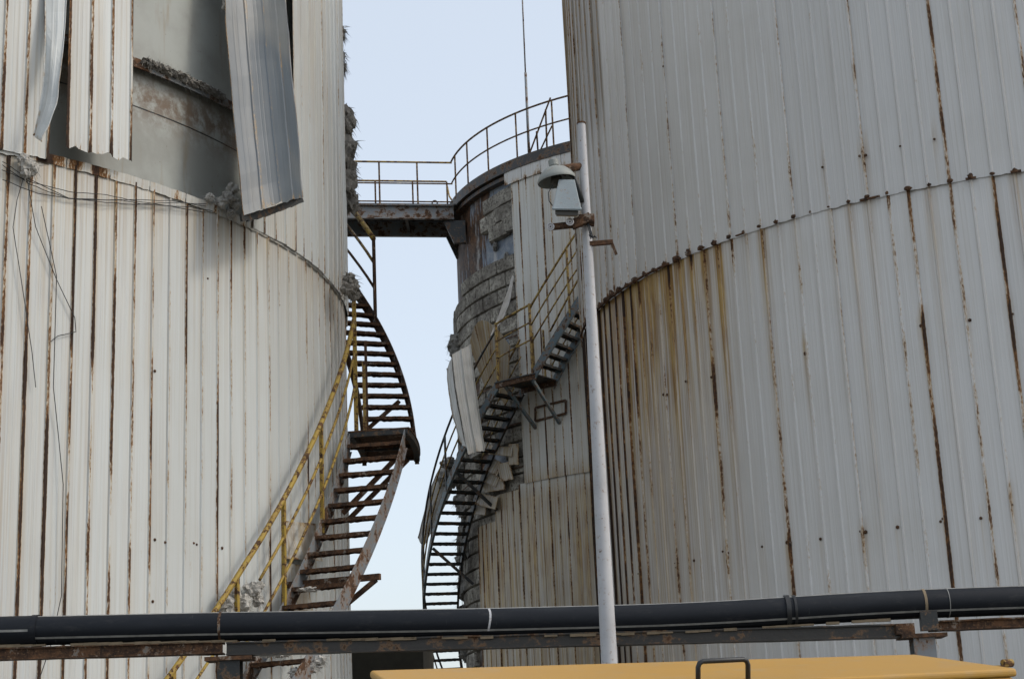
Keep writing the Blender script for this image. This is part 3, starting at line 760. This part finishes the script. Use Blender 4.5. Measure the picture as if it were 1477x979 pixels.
# inner handrail, three yellow pipes
zr = lambda th: zlow(th)-.12
helix_rail(KL, sl, 44, 86.2, RI, zr, 1.36, .032, M['yellow'], 34)
helix_rail(KL, sl, 44, 58.6, RI, zr, .93, .017, M['yellow'], 20); helix_rail(KL, sl, 63.4, 86, RI, zr, .93, .017, M['yellow'], 20)
helix_rail(KL, sl, 44, 86, RI, zr, .50, .017, M['yellow'], 30)
for x, y in ((342, 832), (409, 720), (463, 608)):
    th, z = hit(TL, x, y, .25); post(KL, sl, th, RI, zr(th)+.02, zr(th)+1.36, .042, M['yellow'])
post(KL, sl, 53.5, RI, zr(53.5), zr(53.5)+1.36, .042, M['yellow']); post(KL, sl, 46, RI, zr(46), zr(46)+1.36, .042, M['yellow'])
post(KL, sl, 86.3, RI, LAND_L, LAND_L+1.9, .05, M['yellow']); post(KL, sl, 93.6, RI+.02, LAND_L, LAND_L+1.3, .045, M['oldyellow'])
post(KL, sl, 96.5, RI+.05, LAND_L, LAND_L+1.7, .04, M['rust'])
# outer rail left over on the upper flight
th1, z1 = hit(TL, 541, 440, .97, True)
post(KL, sl, th1, RO, zup(th1)-.05, zup(th1)+1.32, .045, M['rust'])
post(KL, sl, 125.6, RO, zup(125.6)-.1, zup(125.6)+1.3, .045, M['rust']); post(KL, sl, 137, RO, zup(137)-.1, zup(137)+1.3, .045, M['rust'])
helix_rail(KL, sl, th1, 145, RO, zup, 1.34, .042, M['yellow'], 14); helix_rail(KL, sl, th1, 145, RO, zup, .93, .024, M['oldyellow'], 14); helix_rail(KL, sl, th1, 145, RO, zup, .5, .022, M['rust'], 14)

# ---- rear tank stair
sb = empty('spiral_stair', tuple(cyl(TB, -120, TB[2]+.6, 0)), 'dark blue green stair climbing the rear tank with a bracketed landing', 'stairs', 'outside stairs of the tanks')
RI, RO = TB[2]+.16, TB[2]+1.05
LB = 9.72+EYE
zu = lambda th: LB+.152*(th+35.2)
def zd(th): return LB+.118*(th+43.6)
TREAD_B = [tread_mesh(RO-RI-.02, 20+i*3.7, M['dark_steel'], .20, .06) for i in range(3)]
for r_ in (RI, RO):
    stringer(KB, sb, -35.2, -8, r_, zu, .30, M['blue_rust'], .02, -.2); stringer(KB, sb, -118, -43.6, r_, zd, .28, M['blue_rust'] if r_ == RO else M['dark_steel'], .02, -.18)
i = 0; z = LB-.225
while z > 1.6:
    th = -43.6+(z-LB)/.118; place('tread', TREAD_B[i % 3], None, sb, cylM(KB, th, (RI+RO)/2, z)); z -= .225; i += 1
z = LB+.225
while z < zu(-9):
    th = -35.2+(z-LB)/.152; place('tread', TREAD_B[i % 3], None, sb, cylM(KB, th, (RI+RO)/2, z)); z += .225; i += 1
b = MB(); arc_strip(KB, -44.2, -34.6, RI-.05, RO+.06, LB-.02, LB+.006, b, 6); b.build('landing', M['dark_steel'], sb)
b = MB()
for r_ in (RI, RO): arc_strip(KB, -44.2, -34.6, r_-.03, r_+.03, LB-.14, LB-.02, b, 6)
b.build('landing_frame', M['rust'], sb)
for th in (-42.2, -35.6):
    b = MB(); b.bar(cyl(TB, th, RO-.05, LB-.12), cyl(TB, th+.6, TB[2]+.03, LB-1.05), .07, .07); b.build('brace', M['blue_rust'], sb)
for th in (-58.2, -72):
    b = MB(); b.bar(cyl(TB, th, RO-.05, zd(th)-.15), cyl(TB, th+2, TB[2]+.03, zd(th)-1.1), .07, .07); b.build('brace', M['dark_steel'], sb)
b = MB(); q = [bY(772, 588, .07), bY(816, 577, .07), bY(816, 596, .07), bY(772, 607, .07)]
for a_, c_ in zip(q, q[1:]+q[:1]): b.bar(a_, c_, .02, .055)
b.build('bracket_plate', M['rust'], sb)
for h, rd in ((1.42, .028), (.98, .02), (.55, .02)):
    helix_rail(KB, sb, -35.2, -8, RO, lambda th: zu(th)-.1, h+.3, rd, M['oldyellow'], 16)
    helix_rail(KB, sb, -112, -43.6, RO, lambda th: zd(th)-.1, h, rd, M['dark_steel'] if h > 1 else M['oldyellow'], 36)
    b = MB(); b.tube([cyl(TB, -43.6+8.4*i/4, RO, LB+h+.05+.25*i/4) for i in range(5)], rd, 6); b.build('handrail', M['oldyellow'], sb)
    helix_rail(KB, sb, -60, -43.6, RI+.05, lambda th: zd(th)-.1, h-.1, rd*.9, M['oldyellow'], 10)
    helix_rail(KB, sb, -35.2, -8, RI+.05, lambda th: zu(th)-.1, h-.1, rd*.9, M['oldyellow'], 10)
for th in (-43.6, -35.2): post(KB, sb, th, RO, LB-.1, LB+(1.5 if th < -40 else 1.75), .05, M['oldyellow'])
for th in (-26.6, -17): post(KB, sb, th, RO, zu(th)-.1, zu(th)+1.6, .045, M['oldyellow'])
for th in (-53, -62, -71, -80, -89, -98): post(KB, sb, th, RO, zd(th)-.1, zd(th)+1.32, .045, M['dark_steel'])
for th in (-37, -40): post(KB, sb, th, RI+.05, LB, LB+1.3, .04, M['oldyellow'])
# bent sheet caught behind the lower flight
o = sheet(sb, [atY(640, 664, 44.2), atY(622, 700, 44.3), atY(603, 775, 44.4)], [atY(660, 668, 44.0), atY(652, 712, 44.1), atY(612, 790, 44.3)], 1, M['clad_rear'], .4, .06, seed=31, prof=.03, dirt=.9)
tag(o, 'dark bent sheet caught at the stair edge')
tag(wool('insulation_clump', [(atY(648, 668, 43.9), (.22, .2, .14)), (atY(640, 690, 43.9), (.16, .2, .2)), (atY(652, 690, 43.9), (.2, .15, .25))], M['wool'], 60, .1, 11), 'dark lump of insulation stuck behind the rear stair flight', 'insulation')

# ================================================================ FOOTBRIDGE
fb = empty('footbridge', tuple(atY(575, 297, 43).xyz*Vector((1, 1, 0)) if False else (-4.2, 43, 0)), 'rusty steel footbridge with thin railings leading to the rear tank', 'footbridge')
YN, YF = 42.6, 43.95; zt = atY(652, 297.5, YN).z; XL, XR = -9.6, atY(654, 297, YN).x
SK = .163
def BP(x, y, z): return Vector((x, y+(x-XR)*SK, z))
for yy, hh in ((YN, .40), (YF, .40)):
    b = MB(); b.bar(BP(XL, yy, zt-hh/2), BP(XR, yy, zt-hh/2), .02, hh)
    for dz_ in (0, -hh):
        y2 = yy+(.05 if yy > 43 else -.05); z2 = zt+dz_-(.012 if dz_ == 0 else -.012); b.bar(BP(XL, y2, z2), BP(XR, y2, z2), .12, .024)
    b.build('beam', M['grey_rust'], fb)
b = MB(); b.bar(BP(XL, (YN+YF)/2, zt+.03), BP(XR, (YN+YF)/2, zt+.03), YF-YN+.1, .03); b.build('deck', M['dark_steel'], fb)
for x in (-8, -6.5, -5.2, -3.9, -2.7):
    b = MB(); b.box(BP(x, (YN+YF)/2, zt-.2), .08, YF-YN-.03, .2); b.build('cross_beam', M['dark_steel'], fb)
b = MB(); zz = zt
for yy in (YN-.02, YF-.1):
    b.hexa([(XR-.02, yy, zz-1.05), (XR+.3, yy, zz-1.05), (XR+.3, yy+.14, zz-1.05), (XR-.02, yy+.14, zz-1.05)], [(XR-.28, yy, zz-.42), (XR+.3, yy, zz-.42), (XR+.3, yy+.14, zz-.42), (XR-.28, yy+.14, zz-.42)])
b.box((XR+.1, (YN+YF)/2, zz-.6), .3, YF-YN, .3)
b.build('corbel', M['dark_steel'], fb)
b = MB()
for x in (XL+.1, ):
    for yy in (YN, YF): b.box(BP(x, yy, (zt-.4)/2), .2, .2, zt-.4)
b.build('support_frame', M['rust'], fb)
for yy, xs, hts in ((YN-.05, (549, 603), (1.19, .58, .06)), (YF+.05, (543, 596, 645), (1.19, .10))):
    for h_ in hts:
        xe = XR if yy < 43 else atY(645, 290, YF).x
        b = MB(); b.tube([BP(XL, yy, zt+h_+.04), BP(xe, yy, zt+h_+.04)], .026 if h_ > 1 else .02, 6); b.build('handrail', M['oldyellow'] if h_ > 1 else M['rail_rust'], fb)
    for x in xs:
        p_ = atY(x, 280, yy); b = MB(); b.bar(BP(p_.x, yy, zt), BP(p_.x, yy, zt+1.22), .045, .045, (0, 1, 0)); b.build('railing_post', M['rail_rust'], fb)
b = MB(); b.tube([atY(645, 268, 43.7), atY(648, 283, 43.6), atY(655, 294, 43.5)], .024, 6); b.build('handrail', M['oldyellow'], fb)
b = MB(); pc = atY(627, 293, YN); b.tube([pc+Vector((.07*math.cos(a*.63), 0, .07*math.sin(a*.63))) for a in range(11)], .02, 6, False); b.build('ring', M['dark_steel'], fb)

# lightning rod on the rear roof
b = MB(); b.tube([atY(763, 222, 41), atY(758, 105, 41)], .035, 8); b.tube([atY(758, 108, 41), atY(751, -60, 41)], .020, 8)
tag(b.build('lightning_rod', M['grey_rust'], None, True), 'tall thin grey rod rising from the rear tank roof', 'mast')

# ================================================================ DARK LOW BUILDING in the gap
lb = empty('low_building', (-4.5, 31, 0), 'dark flat concrete wall of a low building between the tanks', 'building')
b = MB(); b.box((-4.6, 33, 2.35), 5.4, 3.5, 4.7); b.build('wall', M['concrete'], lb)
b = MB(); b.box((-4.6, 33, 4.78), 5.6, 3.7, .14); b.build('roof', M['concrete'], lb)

# ================================================================ PIPE AND ITS RACK
pp = empty('plastic_pipe', (0, 13, 0), 'thick black plastic pipe with pale stripes and a painted top highlight running across in front', 'pipe')
cen = [(-7, 1.455), (-5.2, 1.43), (-3.79, 1.405), (-2.44, 1.374), (-1.2, 1.335), (-.3, 1.309), (.77, 1.287), (1.3, 1.281), (1.84, 1.288), (2.3, 1.296), (2.64, 1.303), (3.34, 1.301), (3.86, 1.294), (5.2, 1.28), (7.5, 1.27)]
def cz(x):
    for (x0, z0), (x1, z1) in zip(cen, cen[1:]):
        if x <= x1: f_ = (x-x0)/(x1-x0); f_ = f_*f_*(3-2*f_) if False else f_; return z0+(z1-z0)*f_+EYE
    return cen[-1][1]+EYE
PR = .112
def pipe_pts(x0, x1, n, dy=0, dz_=0):
    out = []
    for i in range(n+1):
        x = x0+(x1-x0)*i/n; zz = sum(cz(x+d) for d in (-.3, -.15, 0, .15, .3))/5
        out.append((x, 13+dy, zz+dz_))
    return out
b = MB(); b.tube(pipe_pts(-3.78, 7.4, 70), PR, 28); b.build('pipe_run', M['pipe'], pp, 40)
b = MB(); b.tube(pipe_pts(-7, -3.77, 10), PR+.006, 28); b.build('pipe_run', M['pipe'], pp, 40)
for k_ in range(4):  # first strip paints the highlight along the top, the rest are pipe stripes
    a_ = R_((84, 148, 270, 20)[k_] if False else (111, 215, 330, 40)[k_])
    b = MB()
    for (x0, x1, rr, da) in ((-3.77, 7.3, PR, 0), (-6.9, -3.80, PR+.006, -.55)):
        n = 60; A = []
        a2 = a_+da
        for p_ in pipe_pts(x0, x1, n):
            for s_ in ((-.10, .10) if k_ == 0 else (-.075, .075)):
                aa = a2+s_; A.append((p_[0], p_[1]-(rr+.0015)*math.cos(aa-math.pi) if False else p_[1]+(rr+.0015)*math.cos(aa), p_[2]+(rr+.0015)*math.sin(aa)))
        b.grid(A, 2, n+1)
    b.build('pipe_stripe_highlight', M['stripe'], pp)
def band(x, wd, rr, mat, name):
    b = MB(); z = pipe_pts(x, x+.01, 1)[0][2]; b.tube([(x-wd/2, 13, z), (x+wd/2, 13, z)], rr, 28); b.build(name, mat, pp, 40)
band(-3.77, .045, PR+.012, M['pipe'], 'pipe_joint'); band(2.02, .035, PR+.014, M['black'], 'strap'); band(2.075, .02, PR+.010, M['black'], 'strap')
band(-2.34, .02, PR+.004, M['rust'], 'pipe_joint'); band(3.07, .02, PR+.003, M['sand'], 'pipe_joint'); band(3.25, .006, PR+.004, M['stripe'], 'wire_tie')
# white paint dab
b = MB(); A = []
for i in range(9):
    a_ = R_(115+i*13); z = pipe_pts(-.27, 0, 1)[0][2]
    for s_ in (-1, 1): A.append((-.272+s_*.010*(.8+.5*nz(i, s_*3))+.012*math.sin(i*.5), 13+(PR+.002)*math.cos(a_), z+(PR+.002)*math.sin(a_)))
b.grid(A, 2, 9); b.build('paint_mark', M['white_pole'], pp)
rk = empty('pipe_rack', (0, 13, 0), 'rusty steel beams and stub posts carrying the black pipe', 'pipe support')
def cbeam(x0, x1, z0, z1, ht, mat):
    b = MB(); n = 40; A = []; dy = .07
    for (o0, o1, zo0, zo1) in ((-dy, dy, -.012, 0), (-dy, dy, -ht, -ht+.012), (-dy+.02, -dy+.032, -ht+.012, -.012)):
        base = len(b.v)
        for i in range(n+1):
            x = x0+(x1-x0)*i/n; z = z0+(z1-z0)*i/n
            for yy, dzz in ((o0, zo0), (o1, zo0), (o1, zo1), (o0, zo1)): b.v.append((x, 13+yy, z+dzz+.004*nz(i*.7, yy*9)))
        for i in range(n):
            for q in range(4): q2 = (q+1) % 4; b.f.append((base+i*4+q, base+i*4+q2, base+(i+1)*4+q2, base+(i+1)*4+q))
        b.f.append((base+3, base+2, base+1, base)); b.f.append(tuple(base+n*4+q for q in range(4)))
    b.build('beam', mat, rk)
zb = lambda x: cz(x)-PR-.004
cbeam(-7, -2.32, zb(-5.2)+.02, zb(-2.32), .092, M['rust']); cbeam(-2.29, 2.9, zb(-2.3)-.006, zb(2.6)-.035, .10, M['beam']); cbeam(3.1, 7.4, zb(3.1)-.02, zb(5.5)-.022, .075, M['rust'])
for x, wd in ((-2.27, .17), (3.03, .165)):
    zc = zb(x)-.115
    b = MB(); b.box((x, 13, (zc-.03)/2), wd*.18, wd*.9, zc-.03); b.box((x, 13-wd*.45, (zc-.03)/2), wd, .014, zc-.03); b.box((x, 13+wd*.45, (zc-.03)/2), wd, .014, zc-.03)
    b.build('post', M['dark_steel'] if x < 0 else M['grey_rust'], rk)
    b = MB(); b.box((x, 13, zc-.015), wd*2.1, .22, .03)
    if x > 0: b.box((x-.14, 12.95, zc+.04), .14, .12, .08)
    b.build('cap_plate', M['rust'], rk)
b = MB(); b.box((3.08, 12.93, zb(3.08)-.02), .13, .06, .15); b.build('bracket_plate', M['dark_steel'], rk)
b = MB(); A = []
for i in range(80):
    x = -5+i*.098
    if hsh(i, 3) < .35: continue
    z = zb(x)-.004
    b.box((x, 12.945, z+.004), .1, .03, .012+.012*hsh(i, 6), Matrix.Rotation(.04*nz(i), 3, 'Y'))
tag(b.build('dust_ledge', M['sand'], rk), 'dust and rust flakes on the beam ledge', kind='stuff')

# ================================================================ LAMP POLE AND ITS FITTINGS
PY = 12.3
lp = empty('lamp_pole', tuple(atY(879, 957, PY).xyz*1) if False else (atY(879, 957, PY).x, PY, 0), 'slim tapered white painted pole with worn paint', 'pole')
pt_, pb_ = atY(838.5, 179, PY), atY(879, 957, PY); pg = pb_+(pb_-pt_)*((pb_.z)/(pt_.z-pb_.z))
b = MB(); n = 30; b.tube([pg.lerp(pt_, i/n) for i in range(n+1)], [.077-(.077-.031)*(i/n) for i in range(n+1)], 20); b.build('shaft', M['white_pole'], lp, 50)
b = MB(); b.tube([pt_, pt_+(pt_-pg).normalized()*.012], .036, 20); b.build('cap', M['rust'], lp)
PX = lambda x, y, dy=0: atY(x, y, PY+dy)
b = MB(); b.bar(PX(852, 313, -.09), PX(824, 325, -.09), .05, .075); b.bar(PX(828, 324, -.09), PX(791, 328, -.09), .05, .045); b.box(PX(846, 318, -.05), .12, .12, .07)
o = b.build('bracket_arm', M['rust'], lp); bevel(o, .006)
for x, y, dy in ((794, 327, -.125), (822, 320, -.14)):
    c0 = PX(x, y, dy)
    for rr in (.026, .012):
        b = MB(); b.tube([c0+Vector((rr*math.cos(a*.5236), 0, rr*math.sin(a*.5236))) for a in range(13)], .006, 6, False); b.build('ring', M['white_pole'], lp)
b = MB(); b.bar(PX(848, 352, -.02), PX(884, 349, -.02), .03, .035); b.bar(PX(882, 349, -.02), PX(889, 367, -.02), .02, .02); b.build('hook', M['rust'], lp)
b = MB()
for k_ in range(4): b.tube([PX(846+k_, 322, -.09), PX(850+2*k_, 335+3*k_, -.12), PX(852-k_, 345-2*k_, -.11), PX(858+k_, 340+k_, -.12)], .004, 5)
b.build('tie_wire', M['black'], lp)
# dome lamp
dl = empty('dome_lamp', tuple(PX(802, 262)), 'grey enamel dome lamp on a short curved arm from the pole', 'lamp')
c0 = PX(803, 260, -.02); TM = Matrix.Translation(c0) @ Matrix.Rotation(R_(-7), 4, 'Y')
prof = [(.150, -.012), (.154, 0), (.146, .02), (.125, .055), (.095, .085), (.06, .104), (.036, .112)]
b = MB(); b.lathe(prof, 32, TM); b.lathe([(.146, -.010), (.138, .016), (.118, .05), (.09, .078), (.05, .098), (0, .102)], 32, TM); o = b.build('shade', M['enamel'], dl, True)
b = MB(); b.lathe([(.034, .100), (.034, .118), (.040, .120), (.040, .165), (.034, .172), (0, .174)], 20, TM); b.build('neck', M['enamel'], dl, 40)
b = MB(); b.lathe([(0, -.04), (.035, -.035), (.05, -.01), (.04, .03), (.02, .09)], 16, TM); b.build('bulb_holder', M['lamp_dark'], dl, True)
b = MB(); b.tube([PX(811, 250, -.03), PX(817, 244, -.03), PX(826, 242, -.02), PX(838, 240, 0)], [.034, .037, .035, .030], 12); b.build('arm', M['rust'], dl, True)
# pyramid floodlight
fl = empty('flood_light', tuple(PX(818, 285, -.1)), 'pale blue pyramid shaped floodlight hanging below the dome lamp', 'lamp')
def quad(xs, y0, y1, dn, df): return None
bt = [PX(797, 301, -.20), PX(838, 302, -.20), PX(838, 299, .0), PX(799, 298, .0)]
tp = [PX(806, 259, -.13), PX(829, 260, -.13), PX(829, 259, -.04), PX(807, 258, -.04)]
b = MB(); b.hexa(bt, tp); b.hexa([p+Vector((0, 0, -.012)) for p in bt], [p+Vector((0, 0, 0.003)) for p in [bt[0]+Vector((-.008, -.008, 0)), bt[1]+Vector((.008, -.008, 0)), bt[2]+Vector((.008, .008, 0)), bt[3]+Vector((-.008, .008, 0))]]); o = b.build('hood', M['lamp_tin'], fl); bevel(o, .004)
b = MB(); lo = [PX(801, 310, -.185), PX(834, 311, -.185), PX(834, 307, -.02), PX(801, 306, -.02)]
b.hexa(lo, [p+Vector((0, 0, .045)) for p in lo]); b.build('glass_frame', M['lamp_dark'], fl)
b = MB(); b.hexa([p.lerp(sum(lo, Vector())/4, .08)+Vector((0, 0, -.012)) for p in lo], [p.lerp(sum(lo, Vector())/4, .08)+Vector((0, 0, -.001)) for p in lo]); b.build('glass', M['sand'], fl)
b = MB(); b.tube([PX(820, 250, -.05), PX(828, 255, -.05), PX(834, 270, -.05), PX(840, 292, -.03)], .017, 10); b.build('conduit', M['dark_steel'], fl, True)
b = MB(); b.tube([PX(798, 266, -.1), PX(791, 278, -.13), PX(792, 290, -.13), PX(797, 297, -.12)], .004, 5); b.build('cable', M['black'], fl)

# ================================================================ YELLOW CABINET
yc = empty('yellow_cabinet', (.6, 6.5, 0), 'yellow painted metal cabinet with sloping lid in the foreground', 'cabinet')
C4 = [atY(533, 966, 6.579), atY(1320, 943, 7.178), atY(1467, 963, 6.421), atY(592, 1008, 5.822)]
ctr = sum(C4, Vector())/4
b = MB(); n = 8; lidz = .032
C4o = [ctr+(p-ctr)*1.0 for p in C4]
b.hexa([C4o[3]-Vector((0, 0, lidz)), C4o[2]-Vector((0, 0, lidz)), C4o[1]-Vector((0, 0, lidz)), C4o[0]-Vector((0, 0, lidz))], [C4o[3], C4o[2], C4o[1], C4o[0]])
o = b.build('lid', M['cab'], yc); bevel(o, .012, 3)
Ci = [ctr+(p-ctr)*.985 for p in C4]
b = MB(); b.hexa([Vector((p.x, p.y, .12)) for p in (Ci[3], Ci[2], Ci[1], Ci[0])], [p-Vector((0, 0, lidz+.001)) for p in (Ci[3], Ci[2], Ci[1], Ci[0])])
o = b.build('body', M['cab'], yc); bevel(o, .008)
b = MB(); b.hexa([Vector((p.x, p.y, 0)) for p in (Ci[3], Ci[2], Ci[1], Ci[0])], [Vector((p.x, p.y, .118)) for p in (Ci[3], Ci[2], Ci[1], Ci[0])]); b.build('plinth', M['dark_steel'], yc)
# handle near the front edge
def lid_pt(x, y):
    d = ray(x, y); o0 = Vector((0, 0, EYE)); nn = (C4[1]-C4[0]).cross(C4[3]-C4[0]).normalized(); return o0+d*((C4[0]-o0).dot(nn)/d.dot(nn))
ha, hb = lid_pt(1007, 989), lid_pt(1079, 985); ln = -(C4[1]-C4[0]).cross(C4[3]-C4[0]).normalized()
if ln.z < 0: ln = -ln
hh = .088; e = (hb-ha).normalized()
b = MB(); b.tube([ha-ln*.01, ha+ln*(hh-.02), ha+ln*(hh-.006)+e*.006, ha+ln*hh+e*.02, hb+ln*hh-e*.02, hb+ln*(hh-.006)-e*.006, hb+ln*(hh-.02), hb-ln*.01], .0095, 12)
b.build('handle', M['black'], yc, True)
b = MB(); b.box((ha+hb)/2-ln*.0+Vector((0, 0, 0.004)), .24, .03, .004, Matrix((e, ln.cross(e), ln)).transposed()); b.build('handle_plate', M['cab'], yc)
hp = lid_pt(1453, 961); b = MB(); b.tube([hp+ln*.014-e*.022, hp+ln*.014+e*.022], .016, 12); b.bar(hp-e*.10+ln*.004, hp+e*.02+ln*.004, .03, .006); o = b.build('hinge', M['yellow'], yc, 40)
for x, y in ((1363, 951), (1308, 964), (1266, 974)):
    p_ = lid_pt(x, y); b = MB(); b.lathe([(.0055, 0), (.0055, .003), (0, .004)], 8, Matrix.Translation(p_)); b.build('rivet', M['rust'], yc)
fe = C4[2]-Vector((0, 0, .06))+(C4[3]-C4[2]).normalized()*.035+Vector((0, -.006, 0)); b = MB(); b.lathe([(.009, 0), (.009, .008), (0, .009)], 10, Matrix.Translation(fe) @ Matrix.Rotation(R_(90), 4, 'X')); b.build('rivet', M['dark_steel'], yc)

# ================================================================ LOOSE INSULATION AND WIRES
G = 'insulation clumps on the tanks and stairs'
def wl_(pts_, T, off=.0, s=1.):
    out = []
    for x, y, sz in pts_:
        th, z = hit(T, x, y, off); out.append((cyl(T, th, T[2]+off, z), (sz*s, sz*s, sz*s)))
    return out
tag(wool('insulation_clump', wl_([(40,238,.075),(34,230,.06),(47,244,.06),(38,250,.05)], TL, .10), M['wool_white'], 40, .06, 1), 'pale tuft of insulation at the joint on the far left', 'insulation', G)
tag(wool('insulation_clump', wl_([(318,292,.07),(328,285,.075),(335,272,.07),(338,295,.07),(332,308,.055),(303,285,.05)], TL, .06), M['wool_white'], 40, .07, 2), 'white insulation tuft bulging out beside the foot of the blue sheet', 'insulation', G)
tag(wool('insulation_clump', wl_([(330,8,.08),(338,18,.07),(333,-12,.09),(346,10,.06)], TL, .12), M['wool_white'], 40, .07, 6), 'pale insulation bunched at the top of the blue sheet', 'insulation', G)
bl = []
rnd = random.Random(8)
for i in range(16):
    s_ = i/15; th = 52.6+s_*9; bl.append((cyl(TL, th, TL[2]-.14, 9.795+.02*nz(i)), (.07, .11, .05)))
tag(wool('insulation_clump', bl, M['wool'], 60, .07, 7), 'dirty strip of insulation lying along the ring inside the opening', 'insulation', G)
def sil(ys, seed, lab, sz=.12, off=.02):
    bl = []; r2 = random.Random(seed)
    for y in ys:
        th, z = hit(TL, 494, y, .05); th += 3.5; bl.append((cyl(TL, th+r2.uniform(0, 3), TL[2]+off+r2.uniform(0, .05), z), (sz*r2.uniform(.7, 1.2), sz*1.3, sz*r2.uniform(1.1, 1.7))))
    tag(wool('insulation_clump', bl, M['wool'], 130, .10, seed, .9), lab, 'insulation', G)
sil([18, 28, 50, 66, 78], 12, 'small ragged insulation tuft high on the edge of the left tank', .07)
sil([150, 163, 178, 192, 204, 214, 225, 236, 250, 262], 13, 'big shaggy grey insulation tuft bulging from the edge of the left tank', .125, .05)
tag(wool('insulation_clump', wl_([(504,402,.08),(507,412,.1),(510,424,.08),(501,416,.08)], TL, .3), M['wool'], 60, .09, 14), 'dark insulation tuft at the head of the upper stair flight', 'insulation', G)
tag(wool('insulation_clump', wl_([(325,868,.085),(336,862,.09),(348,872,.10),(362,850,.085),(370,848,.07),(352,884,.09),(330,884,.09),(372,866,.06)], TL, .14), M['wool_white'], 60, .06, 15), 'large pale insulation heap caught behind the yellow handrail', 'insulation', G)
z_ = lambda x, y: atY(x, y, 18.6)
tag(wool('insulation_clump', [(atY(440, 850, 18.95), (.07, .06, .025)), (atY(450, 849, 18.95), (.08, .06, .03))], M['wool_white'], 30, .04, 16), 'thin scrap of insulation lying on a tread above the pipe', 'insulation', G)
tag(wool('insulation_clump', [(atY(430, 970, 18.1), (.10, .08, .06)), (atY(448, 962, 18.1), (.11, .08, .05)), (atY(462, 952, 18.1), (.06, .06, .05))], M['wool_white'], 50, .06, 17), 'ragged pale insulation on a tread below the pipe', 'insulation', G)
tag(wool('insulation_clump', [(atY(360, 942, 18.0), (.10, .08, .04)), (atY(385, 940, 18.1), (.13, .08, .045)), (atY(405, 944, 18.1), (.08, .06, .03))], M['wool_white'], 50, .05, 18), 'flat pale insulation scrap under the pipe by the yellow rail', 'insulation', G)
tag(wool('insulation_clump', [(atY(530, 640, 22.4), (.16, .1, .02)), (atY(560, 637, 22.4), (.2, .1, .025))], M['wool_white'], 30, .04, 19), 'thin pale crumbs of insulation on the landing of the left stair', 'insulation', G)
# draped wires on the left tank
W = [([(0,236),(40,262),(95,288),(150,295),(190,297),(240,294),(292,296)], 'bundle of thin dark wires sagging along the joint of the left tank'),
     ([(0,262),(50,282),(110,290),(170,291),(200,297),(270,300),(300,307)], 'thin dark wire sagging lowest along the joint of the left tank'),
     ([(36,240),(22,290),(16,330),(30,420),(42,510),(48,560)], 'thin wire hanging straight down near the left picture edge'),
     ([(32,245),(48,330),(78,405),(104,460),(106,480),(80,486),(70,494)], 'thin wire crossing the ribs and hooking at its end'),
     ([(56,300),(70,360),(78,400),(72,560),(80,620),(86,700),(84,860),(70,930),(52,979)], 'longest thin wire trailing down the left tank to below the pipe')]
for i, (l, lab) in enumerate(W):
    b = MB()
    for rep in range(3 if i == 0 else 1):
        P = []
        for x, y in l:
            th, z = hit(TL, x, y+rep*6*math.sin(x*.02+rep)); P.append(cyl(TL, th, TL[2]+.045+.03*hsh(int(x)+rep, 4), z))
        Q = []
        for a, c_ in zip(P, P[1:]):
            for s_ in range(6): Q.append(a.lerp(c_, s_/6)+Vector((0, 0, .012*nz(s_*.5+a.x*9, rep*3.3))))
        b.tube(Q+[P[-1]], .0045, 5)
    tag(b.build('wire', M['black']), lab, 'wire', 'wires draped on the left tank')
for o in bpy.data.objects:
    if '_mw' in o: del o['_mw']
